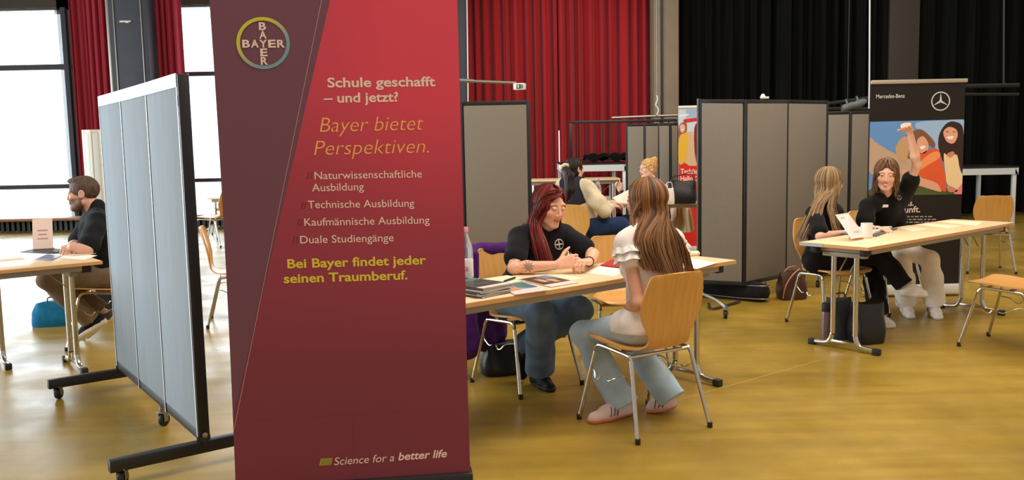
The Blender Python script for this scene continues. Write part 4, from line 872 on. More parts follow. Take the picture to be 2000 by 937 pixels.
def trousers(p, name, m, hem={}, i=.014, amp=.005, t2=.93, k=.03, seat=True, fn=None):
    v = p.vol(); J = p.J; L = np.linalg.norm(p.sh-p.hip)
    v.ell(p.hip+p.up*L*.05, [.158*p.fat+i, .118*p.fat+i, .115+i], [p.ps, p.pf, p.up], .04)
    for q in 'RL': p.leg(v, q, i, hem.get(q), t2, k)
    v.fold(amp, wr(24, 30, 26))
    if fn: fn(v)
    for q in 'RL':
        d = nrm(J['an'+q]-J['kn'+q]); c = J['kn'+q]+(J['an'+q]-J['kn'+q])*t2
        sl, g = v.sub(c-.14, c+.14, 0)
        if sl is not None:
            pl = (g[0]-c[0])*d[0]+(g[1]-c[1])*d[1]+(g[2]-c[2])*d[2]; rd = np.sqrt(np.maximum((g[0]-c[0])**2+(g[1]-c[1])**2+(g[2]-c[2])**2-pl**2, 0)); v.f[sl] = np.where((pl > 0) & (rd < .13), np.maximum(v.f[sl], pl), v.f[sl])
    return v.build(name, m, p.t)

# ---- the girl on the near chair, seen from behind
JG = dict(hipL=(.612, 4.52, .525), hipR=(.770, 4.61, .525), shL=P(1224, 470, 4.52), shR=P(1312, 467, 4.66), neck=P(1266, 446, 4.58)+A(0, 0, 0), elL=P(1246, 592, 4.44), wrL=P(1214, 616, 4.62), elR=P(1330, 575, 4.86), wrR=P(1250, 612, 4.93),
          knL=P(1137, 649, 4.84), knR=(.60, 4.965, .465), anL=P(1192, 776, 4.70), anR=P(1290, 762, 4.87), heL=F(1228, 806, .012), toL=F(1150, 823, .012), heR=F(1314, 794, .03), toR=F(1262, 801, .012))
JG['anL'] = JG['heL']*.8+JG['toL']*.2+A(0, 0, .085); JG['anR'] = JG['heR']*.8+JG['toR']*.2+A(0, 0, .085)
HG = Head(P(1260, 394, 4.62), (-.70, .70, -.06), sc=1.0)
g = Person('long-haired girl in white blouse and pale jeans, sitting with her back to us', JG, HG, 'f', GP, .0045, skin=(224, 166, 138), fat=.86)
def hand_f(a, b): return nrm(A(*b)-A(*a))
g.body(hands={'L': dict(f=nrm(P(1200, 632, 4.74)-JG['wrL']), n=(0, .1, -1), curl=(.3, .35, .4, .45), sc=.95), 'R': dict(f=(-.8, .1, -.35), n=(0, -.3, -1), curl=(.3, .35, .4, .4), sc=.95)})
BL = cloth('white_blouse_cloth', (240, 234, 232), .04, bump=.1)
def frill(v):
    for q in 'LR':
        a, d = JG['sh'+q], nrm(JG['el'+q]-JG['sh'+q]); v.cone(a+d*.02, a+d*.085, .056, .060, .02); h_, k_ = g.J['hip'+q], nrm(g.J['kn'+q]-g.J['hip'+q]); v.cone(h_+A(0, 0, .008), h_+k_*.06+A(0, 0, .012), .096, .090, .03)
tee(g, 'blouse', BL, .014, .24, .020, .006, -.03, extra=frill)
for q in 'LR':
    a, d = g.J['sh'+q], nrm(g.J['el'+q]-g.J['sh'+q]); s1 = nrm(np.cross(d, (0, 1, 0))); s2_ = np.cross(d, s1)
    for o0, r0 in ((.035, .072), (.075, .070)):
        MB().slab([[a+d*(o0+.032*k+.004*math.sin(7*t_))+(s1*math.cos(t_)+s2_*math.sin(t_))*(r0+.012*k+.007*k*math.sin(11*t_)) for t_ in np.linspace(0, 2*math.pi, 90)] for k in np.linspace(0, 1, 5)], .002).build('sleeve_frill', BL, g.t, W=True, smooth=70)
JB = cloth('pale_blue_denim', (176, 198, 214), .10, bump=.12, sc=12)
trousers(g, 'jeans', JB, {'L': .082, 'R': .082}, .012, .005, 1.10)
SU, SS, DK = cloth('pale_pink_suede', (222, 196, 188), .03), mat('gum_sole', (216, 140, 112), .6), cloth('dark_grey_leather', (52, 54, 64), .05)
g.shoe('L', SU, SS, stripes=DK); g.shoe('R', SU, SS, stripes=DK)
HM = hairmat('brown_hair', (84, 54, 34), (110, 74, 46), 55); HMS = strandmat('brown_hair_strands', (78, 50, 32), (158, 110, 70))
vv = Vol(HG.c-.2, HG.c+.19, .005); vv.ell(HG.w(0, -.020, .028), [.078, .098, .088], HG.ax, 0); vv.ell(HG.w(0, -.04, -.07), [.066, .055, .07], HG.ax, .03)
vv.ell(HG.w(0, .085, -.035), [.070, .085, .090], HG.ax, .006, 's'); ho = vv.build('hair', HM, g.t)
def wayG(c0, c1): return lambda u: [A(*q)*(1-u)+A(*w)*u for q, w in zip(c0, c1)]
LL = hair_locks(HG, [
    dict(n=90, az=(-100, -205), el=(86, -25), neck=1, jit=.007, way=wayG([P(1240, 470, 4.46), P(1254, 522, 4.44)], [P(1280, 470, 4.42), P(1302, 535, 4.40)])),
    dict(n=120, az=(-165, -255), el=(86, -25), neck=1, jit=.007, way=wayG([P(1280, 470, 4.42), P(1304, 540, 4.40)], [P(1334, 470, 4.58), P(1347, 528, 4.56)])),
    dict(n=50, az=(-245, -285), el=(84, -20), neck=1, jit=.009, way=wayG([P(1325, 465, 4.60), P(1342, 520, 4.60)], [P(1334, 470, 4.66), P(1354, 535, 4.64)])),
    dict(n=40, az=(-62, -102), el=(84, -12), jit=.006, way=wayG([P(1233, 425, 4.58), P(1236, 470, 4.48), P(1238, 512, 4.45)], [P(1238, 430, 4.54), P(1245, 475, 4.46), P(1250, 512, 4.45)])),
    dict(n=34, az=(-20, -64), el=(86, 30), jit=.004, way=wayG([HG.w(-.066, .045, .02), HG.w(-.082, .01, -.06)], [HG.w(-.078, .02, .0), HG.w(-.085, .0, -.08)]))], .0062, 3, 7)
lo_ = LL.build('hair_strands', HMS, ho, smooth=60); lo_.data.transform(Matrix.Translation(-Vector(g.t.location)))
bw = MB(); d = nrm(JG['wrL']-JG['elL']); c = JG['wrL']-d*.012; s1 = nrm(np.cross(d, (0, 0, 1))); s2_ = np.cross(d, s1)
bw.tube([c+(s1*math.cos(a)+s2_*math.sin(a))*.027 for a in np.linspace(0, 2*math.pi, 20, endpoint=False)], .004, 6, closed=True); bw.build('bracelet', M_['alu'], g.t, W=True)

# ---- the red-haired woman behind the near table
JR = dict(hipR=(-.035, 5.42, .53), hipL=(.105, 5.53, .53), shR=P(1014, 464, 5.20), shL=P(1103, 459, 5.40), neck=P(1062, 442, 5.31), elR=P(1004, 523, 4.96), wrR=P(1089, 517, 4.93), elL=P(1158, 497, 5.24), wrL=P(1150, 511, 5.01),
          knR=P(1056, 611, 5.08), knL=P(1134, 605, 5.20), anR=P(1061, 736, 5.13), anL=P(1020, 676, 5.48), heR=F(1050, 746, .012), toR=F(1070, 762, .012), heL=P(1010, 690, 5.53), toL=P(1020, 741, 5.44))
JR['anR'] = JR['heR']*.75+JR['toR']*.25+A(0, 0, .085)
JR['heR'] = JR['anR']+A(-.03, .05, -.085); JR['heR'][2] = .012; JR['toR'] = JR['heR']+A(.10, -.20, 0)
HR = Head(P(1074, 403, 5.22), (.56, -.78, -.24), (0.05, .03, 1), sc=1.02)
r = Person('red-haired woman in dark t-shirt with tattooed forearms, hands clasped on the table', JR, HR, 'f', GP, .004, skin=(234, 180, 152), lip=(186, 96, 92), brow=(120, 64, 52), fat=1.12, closed=True)
rng2 = random.Random(4)
def tattoo(c, V):
    a, b = JR['elR'], JR['wrR']; d = nrm(b-a); t = (V-a)@d; n_ = A(0, -1, .25); n_ = nrm(n_-d*(n_@d)); s_ = np.cross(d, n_); rel = V-a; su = rel@s_; nu = rel@n_
    near = (np.linalg.norm(rel-np.outer(t, d), axis=1) < .07)*(nu > -.01)
    cx_ = .085; rad = np.sqrt((t-cx_)**2+su**2); ang_ = np.arctan2(su, t-cx_); fl = (rad < .026*(1+.25*np.cos(9*ang_)))*near
    lines = (np.abs(np.sin(95*t+2.5*np.sin(130*su)))*np.abs(np.sin(120*su+2*np.sin(80*t))) > .80)*near*((t > .0)*(t < .16)); mk = np.clip(fl*.65+lines*.35*(~(fl > 0)), 0, .9)
    for q, sg in (('R', 1), ('L', 1)):
        a2, b2 = JR['sh'+q], JR['el'+q]; d2 = nrm(b2-a2); t2 = (V-a2)@d2; L2 = np.linalg.norm(b2-a2); rr_ = V-a2-np.outer(t2, d2)
        m2 = (np.linalg.norm(rr_, axis=1) < .06)*(t2 > .45*L2)*(t2 < .98*L2)*((np.sin(110*V[:, 0]+50*V[:, 2])*np.sin(120*V[:, 2]+30*V[:, 1])) > .15); mk = np.maximum(mk, m2*.5)
    c[:] = c*(1-mk[:, None])+L3(92, 84, 86)*mk[:, None]
r.body(hands={'R': dict(f=nrm(P(1122, 508, 4.93)-JR['wrR']), n=(.25, .85, -.2), curl=(.55, .6, .6, .6), thumb=.3, sc=.98), 'L': dict(f=nrm(P(1118, 512, 4.88)-JR['wrL']), n=(-.5, -.6, -.35), curl=(.75, .75, .75, .7), thumb=.3, sc=.98)}, vcol=tattoo)
NV = cloth('dark_navy_jersey', (26, 25, 32), .06, bump=.15)
tee(r, 'tshirt', NV, .014, .66, .018, .004, -.06)
JD = cloth('blue_denim', (100, 122, 150), .16, bump=.3, sc=9)
trousers(r, 'jeans', JD, {'R': .092, 'L': .080}, .014, .006, .96)
BK = cloth('black_leather', (20, 19, 20), .03, rough=.5)
r.shoe('R', BK, M_['rubber']); r.shoe('L', BK, M_['rubber'], high=.05)
HRM = hairmat('dark_red_hair', (80, 20, 18), (104, 28, 24), 50); HRS = strandmat('dark_red_strands', (74, 16, 16), (136, 42, 34))
v = Vol(HR.c-A(.24, .24, .24), HR.c+A(.2, .22, .17), .005)
v.ell(HR.w(0, -.020, .028), [.079, .099, .089], HR.ax, 0); v.ell(HR.w(0, -.05, -.05), [.066, .064, .07], HR.ax, .03)
v.cone(HR.w(.070, .0, .0), HR.w(.068, -.01, -.09), .024, .018, .03); v.cone(HR.w(-.070, -.01, .0), HR.w(-.070, -.01, -.09), .022, .016, .03)
v.ell(HR.w(-.004, .088, -.03), [.060, .085, .106], HR.ax, .006, 's'); hr = v.build('hair', HRM, r.t)
LL = hair_locks(HR, [
    dict(n=110, az=(42, 105), el=(84, -25), jit=.007, way=wayG([HR.w(.080, .035, -.10), P(1064, 470, 5.06), P(1080, 518, 5.00)], [HR.w(.087, -.010, -.10), P(1044, 470, 5.08), P(1054, 514, 5.02)])),
    dict(n=80, az=(100, 165), el=(84, -28), jit=.009, way=wayG([HR.w(.088, -.02, -.11), P(1043, 460, 5.10), P(1050, 500, 5.05)], [HR.w(.06, -.09, -.12), P(1026, 440, 5.36), P(1022, 456, 5.42)])),
    dict(n=60, az=(165, 262), el=(84, -30), jit=.010, way=wayG([HR.w(.04, -.10, -.13), P(1035, 440, 5.42), P(1040, 480, 5.48)], [HR.w(-.07, -.04, -.12), P(1100, 438, 5.40), P(1102, 452, 5.44)])),
    dict(n=40, az=(-50, -98), el=(80, -30), jit=.004, way=wayG([HR.w(-.074, .030, -.085), HR.w(-.078, .030, -.13)], [HR.w(-.08, -.01, -.09), HR.w(-.082, .0, -.15)])),
    dict(n=44, az=(-40, -30), el=(66, 58), jit=.003, way=wayG([HR.w(.010, .082, .088), HR.w(.056, .062, .052), HR.w(.078, .034, .0), HR.w(.083, .022, -.07)], [HR.w(.010, .060, .108), HR.w(.066, .030, .085), HR.w(.090, .0, .02), HR.w(.092, -.01, -.07)]))], .006, 5, 7)
lo_ = LL.build('hair_strands', HRS, hr, smooth=60); lo_.data.transform(Matrix.Translation(-Vector(r.t.location)))
# round crossed emblem on the shirt
lc = P(1095, 481, 5.0); d_ = nrm(A(*lc)-A(0, 0, CAMH)); 
def onshirt(px, py, back=0):
    dg = bpy.context.evaluated_depsgraph_get(); o_ = A(0, 0, CAMH); d = nrm(ray(px, py)); st = o_+d*4.2
    for _ in range(12):
        ok, loc, nn, _i, ob, _m = SC.ray_cast(dg, Vector(st), Vector(d))
        if not ok or ob.name.startswith('tshirt'): break
        st = A(*loc)+nrm(d)*.002
    if not (ok and ob.name.startswith('tshirt')): return P(px, py, EMB[1]), -d
    EMB[1] = loc[1]; return A(*loc), A(*nn)
EMB = [0, 5.15]; onshirt(1092, 476)
lg = MB(); toc = lambda px, py: (lambda q, n_: q-nrm(q-A(0, 0, CAMH))*.006)(*onshirt(px, py))
lg.tube([toc(1092+8.2*math.cos(a), 477+9.6*math.sin(a)) for a in np.linspace(0, 2*math.pi, 32, endpoint=False)], .003, 6, closed=True)
lg.tube([toc(1092+k*1.3, 477-.2*k) for k in range(-5, 6)], .0045, 6); lg.tube([toc(1092+.2*k, 477+k*1.5) for k in range(-5, 6)], .0045, 6); lg.build('shirt_emblem', M_['white'], r.t, W=True)
br = MB(); d = nrm(JR['wrL']-JR['elL']); c = JR['wrL']-d*.01; s1 = nrm(np.cross(d, (0, 0, 1))); s2_ = np.cross(d, s1); br.tube([c+(s1*math.cos(a)+s2_*math.sin(a))*.027 for a in np.linspace(0, 2*math.pi, 20, endpoint=False)], .003, 6, closed=True); br.build('bracelet', M_['rubber'], r.t, W=True)
# ---- the bearded man at the left table
JM = dict(hipL=(-3.085, 6.76, .535), hipR=(-3.12, 6.95, .535), shL=P(190, 433, 6.62), shR=P(180, 428, 7.0), neck=P(190, 414, 6.82), elL=P(170, 487, 6.40), wrL=P(141, 482, 6.36), elR=P(150, 478, 6.80), wrR=P(133, 484, 6.46),
          knL=P(94, 546, 6.64), knR=P(100, 546, 6.84), anL=P(186, 632, 6.85), anR=P(207, 612, 7.0), heL=P(204, 630, 6.86), toL=P(144, 668, 6.78), heR=P(222, 617, 7.02), toR=P(168, 660, 6.98))
HMn = Head(P(161, 378, 6.80), (-.97, -.20, -.10), sc=1.06)
mn = Person('bearded man in black polo shirt with folded arms at the left table', JM, HMn, 'm', GP, .0055, skin=(218, 168, 148), lip=(170, 104, 96), brow=(96, 70, 56), fat=1.04, stubble=(128, 92, 72))
mn.body(hands={'L': dict(f=(-.3, .8, .1), n=(.2, .1, -1), curl=(.5, .5, .5, .5)), 'R': dict(f=(.3, -.9, .05), n=(-.3, 0, -1), curl=(.5, .5, .5, .5))})
def collar(v): v.cone(JM['neck']+A(0, 0, .01), HMn.w(0, -.03, -.095), .068, .064, .01)
tee(mn, 'polo_shirt', cloth('black_polo_cloth', (24, 28, 32), .05), .016, .80, .022, .006, -.08, neckcut=False, extra=lambda v: v.cone(JM['neck']-A(0, 0, .01), JM['neck']+A(-.005, 0, .035), .070, .066, .01))
trousers(mn, 'trousers', cloth('khaki_trouser_cloth', (122, 102, 82), .06), {'L': .075, 'R': .075}, .016, .006, .90)
SG, SWh = cloth('grey_suede', (92, 86, 84), .05), M_['white']
mn.shoe('L', cloth('black_suede', (38, 38, 40), .05), SWh); mn.shoe('R', SG, SWh)
v = Vol(HMn.c-.2, HMn.c+.2, .005); k = 1.06
v.ell(HMn.w(0, -.020, .032), [.082*k, .103*k, .092*k], HMn.ax, 0); v.ell(HMn.w(0, .010, .100), [.055*k, .075*k, .022*k], HMn.ax, .02)
v.ell(HMn.w(0, .105, -.025), [.085*k, .075*k, .088*k], HMn.ax, .006, 's'); v.ell(HMn.w(0, .01, -.075), [.12*k, .07*k, .075*k], HMn.ax, .008, 's')
for q in (-1, 1): v.ell(HMn.w(q*.085, -.012, -.005), [.022*k, .026*k, .038*k], HMn.ax, .004, 's')
v.cut(HMn.w(0, 0, -.085), -HMn.z); v.fold(.002, lambda x, y, z: np.sin(300*x+3*np.sin(60*z))*np.sin(260*y+200*z)); v.build('hair', hairmat('short_brown_hair', (70, 54, 46), (104, 84, 70), 120), mn.t)
v = Vol(HMn.c-.2, HMn.c+.2, .004); head_vol(v, HMn, True, .007)
v.cut(HMn.w(0, 0, -.034), HMn.z); v.cut(HMn.w(0, -.002, 0), -HMn.y); v.ell(HMn.w(0, .105, -.0585), [.021*k, .03*k, .0075*k], HMn.ax, .003, 's'); v.ell(HMn.w(0, .12, -.025), [.018*k, .04*k, .018*k], HMn.ax, .003, 's')
for q in (-1, 1): v.ell(HMn.w(q*.048, .075, -.025), [.024*k, .035*k, .022*k], HMn.ax, .004, 's')
v.fold(.0012, lambda x, y, z: np.sin(500*x+90*z)*np.sin(480*y+500*z)); v.build('beard', hairmat('brown_beard', (104, 76, 60), (140, 106, 84), 150), mn.t)

# ---- the dark-haired woman with cream sleeves, further back
JK = dict(hipR=P(1158, 446, 9.45), hipL=P(1150, 446, 9.75), shR=P(1147, 364, 9.45), shL=P(1098, 360, 9.72), neck=P(1122, 352, 9.6), elR=P(1180, 412, 9.36), wrR=P(1196, 402, 9.72), elL=P(1150, 405, 10.0), wrL=P(1192, 396, 9.95),
          knR=P(1214, 440, 9.55), knL=P(1207, 438, 9.9), anR=P(1206, 520, 9.6), anL=P(1200, 520, 9.9), heR=P(1202, 532, 9.6), toR=P(1236, 538, 9.7), heL=P(1196, 530, 9.9), toL=P(1230, 536, 10.0))
for q in 'RL': JK['he'+q][2] = .02; JK['to'+q][2] = .02; JK['an'+q][2] = .10
HK = Head(P(1123, 331, 9.6), (.80, .60, -.02), sc=1.02)
kk_ = Person('dark-haired woman with cream sleeves and ponytail, seen from behind at the distant table', JK, HK, 'f', GP, .0065, skin=(228, 180, 160), brow=(50, 36, 32), fat=1.12)
kk_.body(hands={'R': dict(f=(.7, .6, -.1), n=(-.2, .2, -1)), 'L': dict(f=(.9, -.2, -.1), n=(0, -.2, -1))})
CRM = cloth('cream_knit', (226, 210, 180), .04)
v = kk_.vol(); kk_.torso(v, .014)
for q in 'RL': a, b, c = JK['sh'+q], JK['el'+q], JK['wr'+q]; v.cone(a, a+(b-a)*.6, .066, .085, .03); v.cone(a+(b-a)*.6, b, .085, .072, .03); v.cone(b, b+(c-b)*.55, .072, .056, .02); v.cone(b+(c-b)*.55, b+(c-b)*.92, .056, .034, .01)
v.fold(.008, wr(22, 26, 18)); v.cut(kk_.hip-kk_.up*.05, -kk_.up); v.ell(JK['neck']+A(0, 0, .05), [.062, .062, .05], None, .004, 's'); v.build('sweater', CRM, kk_.t)
v = kk_.vol(); kk_.torso(v, .024); hb_ = kk_.hip+kk_.up*.30; v.cut(hb_, -kk_.up)
for q, sg in (('R', 1), ('L', -1)): v.cut(JK['sh'+q]-kk_.cs*sg*.035, kk_.cs*sg)
v.ell(JK['neck']+A(0, 0, .05), [.066, .066, .05], None, .004, 's'); v.cut(kk_.sh+kk_.cf*.045, kk_.cf); v.build('vest', cloth('dark_grey_vest', (46, 46, 54), .04), kk_.t)
trousers(kk_, 'jeans', cloth('dark_blue_denim', (36, 54, 92), .10), {'L': .07, 'R': .07}, .022, .006, .97)
for q in 'RL': kk_.shoe(q, BK, M_['rubber'])
BH = hairmat('black_hair', (24, 18, 20), (52, 38, 38), 60)
v = Vol(np.minimum(HK.c-.18, P(1100, 395, 9.3)-.1), HK.c+.2, .006); v.ell(HK.w(0, -.020, .030), [.084, .106, .097], HK.ax, 0); v.ell(HK.w(0, -.04, -.04), [.072, .07, .06], HK.ax, .02); v.ell(HK.w(0, .085, -.04), [.068, .085, .094], HK.ax, .006, 's')
tl = [HK.w(-.01, -.13, .0), P(1112, 345, 9.33), P(1113, 370, 9.30), P(1106, 392, 9.32)]
for i in range(3): v.cone(tl[i], tl[i+1], (.040, .056, .052)[i], (.056, .052, .02)[i], .02)
v.fold(.005, lambda x, y, z: np.sin(160*(x+y*.4)+3*np.sin(8*z))); v.build('hair', BH, kk_.t)
sc_ = MB(); cen = HK.w(-.005, -.128, .012); d = nrm(tl[1]-tl[0]); s1 = nrm(np.cross(d, (1, 0, 0))); s2_ = np.cross(d, s1)
sc_.tube([cen+(s1*math.cos(a)+s2_*math.sin(a))*(.040+.004*math.sin(9*a)) for a in np.linspace(0, 2*math.pi, 36, endpoint=False)], .021, 8, closed=True); sc_.build('scrunchie', CRM, kk_.t, W=True, smooth=80)

# ---- the blonde woman with glasses
JB_ = dict(hipL=P(1288, 448, 10.75), hipR=P(1290, 446, 11.08), shL=P(1299, 367, 10.62), shR=P(1249, 361, 11.0), neck=P(1274, 354, 10.82), elR=P(1229, 398, 10.65), wrR=P(1211, 372, 10.5), elL=P(1296, 412, 10.42), wrL=P(1252, 400, 10.40),
           knL=P(1222, 450, 10.75), knR=P(1222, 448, 11.05), anL=P(1232, 520, 10.8), anR=P(1234, 518, 11.1), heL=P(1240, 530, 10.8), toL=P(1205, 532, 10.8), heR=P(1240, 530, 11.1), toR=P(1207, 530, 11.1))
for q in 'RL': JB_['he'+q][2] = .02; JB_['to'+q][2] = .02; JB_['an'+q][2] = .10; JB_['hip'+q][2] = .53; JB_['kn'+q][2] = .50
HB = Head(P(1265, 329, 10.8), (-.94, -.34, -.06), sc=1.0)
bl = Person('blonde woman with glasses and white top, raising one hand at the distant table', JB_, HB, 'f', GP, .006, skin=(236, 194, 172), brow=(150, 112, 82), lip=(206, 112, 108), fat=.92)
bl.body(hands={'R': dict(f=(-.25, -.1, .95), n=(-.6, -.7, 0), curl=(.1, .9, 1.1, 1.2), thumb=.5), 'L': dict(f=(-.9, 0, -.1), n=(0, -.3, -1))})
v = bl.vol(); bl.torso(v, .012); v.cut(bl.hip-bl.up*.03, -bl.up); v.cut(bl.sh-bl.up*.05+A(0, 0, 0), bl.up)
for q, sg in (('R', .5), ('L', .5)): c = JB_['sh'+q]*.55+bl.sh*.45; v.cone(c+bl.cf*.085-bl.up*.07, c+bl.up*.045, .014, .012, .01); v.cone(c+bl.up*.045, c-bl.cf*.085-bl.up*.07, .012, .014, .01)
v.build('tank_top', cloth('white_jersey', (240, 232, 222), .02), bl.t)
trousers(bl, 'trousers', cloth('dark_trousers', (46, 44, 48), .04), {}, .014, .004, .97)
for q in 'RL': bl.shoe(q, SWh, SWh)
GH = hairmat('golden_blonde_hair', (176, 128, 72), (226, 184, 122), 70)
v = Vol(HB.c-.2, HB.c+.22, .0055); v.ell(HB.w(0, -.020, .030), [.082, .103, .093], HB.ax, 0); v.ell(HB.w(0, -.04, -.03), [.07, .07, .05], HB.ax, .02); v.ell(HB.w(0, .09, -.04), [.072, .085, .098], HB.ax, .006, 's')
v.ell(HB.w(0, -.095, .092), [.045, .042, .042], HB.ax, .01); v.fold(.004, lambda x, y, z: np.sin(170*y+120*z+3*np.sin(40*x))); v.build('hair', GH, bl.t)
gl = MB()
for s in (-1, 1): gl.tube([HB.w(s*.031+.021*math.cos(a), .098, .005+.017*math.sin(a)) for a in np.linspace(0, 2*math.pi, 20, endpoint=False)], .0016, 5, closed=True); gl.tube([HB.w(s*.052, .097, .010), HB.w(s*.074, .06, .012), HB.w(s*.078, -.01, .010)], .0016, 5)
gl.tube([HB.w(-.010, .099, .008), HB.w(.010, .099, .008)], .0016, 5); gl.build('glasses', M_['steel'], bl.t, W=True)
d = nrm(JB_['wrR']-JB_['elR']); c = JB_['wrR']-d*.02; s1 = nrm(np.cross(d, (1, 0, 0))); s2_ = np.cross(d, s1); wt = MB(); wt.tube([c+(s1*math.cos(a)+s2_*math.sin(a))*.028 for a in np.linspace(0, 2*math.pi, 20, endpoint=False)], .008, 6, closed=True); wt.box(c+A(0, -.03, 0), (.03, .012, .03)); wt.build('wristwatch', M_['rubber'], bl.t, W=True)
shp = MB().prism([P(1196, 386, 10.1), P(1229, 370, 10.35), P(1238, 398, 10.3), P(1208, 396, 10.1)], (0, .002, 0)); tag(shp.build('paper_sheet', M_['paper'], smooth=0), 'white sheet held up at the distant table, left of the girl\'s head', 'paper')

# ---- the blonde girl in black at the right table
JS = dict(hipR=P(1590, 510, 6.86), hipL=P(1612, 510, 7.10), shR=P(1590, 416, 6.84), shL=P(1630, 412, 7.14), neck=P(1609, 398, 6.98), elR=P(1602, 462, 6.62), wrR=P(1642, 455, 6.72), elL=P(1650, 462, 7.12), wrL=P(1676, 452, 7.0),
          knR=P(1720, 498, 6.84), knL=P(1702, 515, 7.02), anR=P(1768, 560, 6.74), anL=P(1704, 606, 6.86), heR=P(1762, 575, 6.74), toR=P(1812, 577, 6.70), heL=F(1706, 638, .012), toL=F(1748, 636, .012))
JS['anL'] = JS['heL']*.78+JS['toL']*.22+A(0, 0, .085)
HS = Head(P(1621, 357, 6.98), (.93, .36, -.04), sc=1.0)
sg_ = Person('blonde girl in black clothes sitting with crossed legs at the right table', JS, HS, 'f', GP, .006, skin=(222, 172, 150), fat=.90)
sg_.body(hands={'R': dict(f=(.8, .5, .02), n=(0, .1, -1)), 'L': dict(f=(.9, .1, .02), n=(0, 0, -1))})
KB = cloth('black_cotton', (19, 17, 17), .05, bump=.15)
tee(sg_, 'tshirt', KB, .014, .75, .022, .005, -.06); trousers(sg_, 'trousers', KB, {'L': .080, 'R': .072}, .016, .006, .95)
for q in 'RL': sg_.shoe(q, cloth('white_leather', (236, 228, 218), .02, .5), SWh)
BG = hairmat('ash_blonde_hair', (98, 70, 44), (172, 138, 96), 55)
v = Vol(HS.c-.2, HS.c+.2, .006); v.ell(HS.w(0, -.020, .028), [.079, .099, .089], HS.ax, 0); v.ell(HS.w(0, -.04, -.06), [.066, .06, .07], HS.ax, .02); v.cone(HS.w(.066, .02, -.0), HS.w(.066, .02, -.09), .026, .02, .03)
v.ell(HS.w(-.01, .10, -.04), [.068, .078, .098], HS.ax, .006, 's'); hs = v.build('hair', BG, sg_.t); BGS = strandmat('ash_blonde_strands', (88, 64, 42), (170, 138, 98))
LL = hair_locks(HS, [
    dict(n=80, az=(35, 95), el=(84, -25), jit=.010, way=wayG([P(1632, 398, 6.90), P(1634, 420, 6.84), P(1640, 452, 6.80)], [P(1618, 400, 6.82), P(1622, 425, 6.78), P(1630, 455, 6.74)])),
    dict(n=80, az=(90, 150), el=(84, -25), neck=1, jit=.012, way=wayG([P(1608, 398, 6.80), P(1600, 425, 6.74), P(1590, 450, 6.74)], [P(1590, 400, 6.80), P(1575, 430, 6.76), P(1558, 468, 6.78)])),
    dict(n=90, az=(150, 262), el=(84, -25), neck=1, jit=.012, way=wayG([P(1588, 400, 6.82), P(1574, 430, 6.82), P(1556, 470, 6.84)], [P(1596, 400, 7.08), P(1585, 430, 7.08), P(1575, 465, 7.06)]))], .0066, 9, 7)
lo_ = LL.build('hair_strands', BGS, hs, smooth=60); lo_.data.transform(Matrix.Translation(-Vector(sg_.t.location)))

# ---- the woman raising her arm
JW = dict(hipR=(3.09, 7.50, .53), hipL=(3.27, 7.57, .53), shR=P(1694, 402, 7.10), shL=P(1764, 386, 7.24), neck=P(1732, 382, 7.20), elR=P(1687, 452, 6.98), wrR=P(1712, 446, 6.78), elL=P(1791, 324, 7.10), wrL=P(1777, 257, 7.02),
          knR=P(1762, 512, 7.12), knL=P(1817, 506, 7.16), anR=P(1768, 592, 7.36), anL=P(1824, 596, 7.30), heR=F(1764, 606, .012), toR=F(1780, 620, .012), heL=F(1820, 608, .012), toL=F(1834, 622, .012))
for q in 'RL': d_ = JW['to'+q]-JW['he'+q]; JW['he'+q] = JW['to'+q]-nrm(d_)*.25; JW['an'+q] = JW['he'+q]*.78+JW['to'+q]*.22+A(0, 0, .085)
HW = Head(P(1731, 341, 7.08), (-.38, -.91, -.16), (.06, 0, 1), sc=1.03)
ww = Person('smiling woman in black polo and white trousers raising her fist', JW, HW, 'f', GP, .005, skin=(232, 182, 158), lip=(200, 108, 100), brow=(104, 70, 50), fat=.95, smile=True)
ww.body(hands={'L': dict(f=nrm(P(1766, 238, 6.96)-JW['wrL']), n=(-.5, -.8, -.3), curl=(1.35, 1.4, 1.4, 1.4), thumb=1.1), 'R': dict(f=(.5, -.8, -.05), n=(0, 0, -1), curl=(.4, .4, .4, .4))})
tee(ww, 'polo_shirt', KB, .014, .55, .026, .005, -.05, neckcut=False, extra=lambda v: (v.cone(JW['neck']-A(0, 0, .01), JW['neck']+A(0, -.01, .028), .062, .056, .01), v.ell(JW['neck']+A(-.02, -.07, .035), [.024, .035, .05], None, .006, 's')))
WT = cloth('white_trouser_cloth', (248, 240, 228), .03)
trousers(ww, 'trousers', WT, {'L': .088, 'R': .088}, .012, .004, .97)
for q in 'RL': ww.shoe(q, cloth('white_leather', (236, 228, 218), .02, .5), SWh)
HWM = hairmat('chestnut_hair', (78, 50, 34), (134, 94, 64), 60)
v = Vol(HW.c-A(.22, .22, .24), HW.c+.19, .0055); v.ell(HW.w(0, -.020, .028), [.079, .099, .089], HW.ax, 0); v.ell(HW.w(0, -.05, -.05), [.07, .055, .08], HW.ax, .03)
for s in (-1, 1): v.cone(HW.w(s*.070, -.01, .0), HW.w(s*.074, -.015, -.10), .022, .022, .03)
v.ell(HW.w(0, .088, -.03), [.060, .085, .096], HW.ax, .006, 's'); hw = v.build('hair', HWM, ww.t); HWS = strandmat('chestnut_strands', (70, 46, 32), (132, 92, 62))
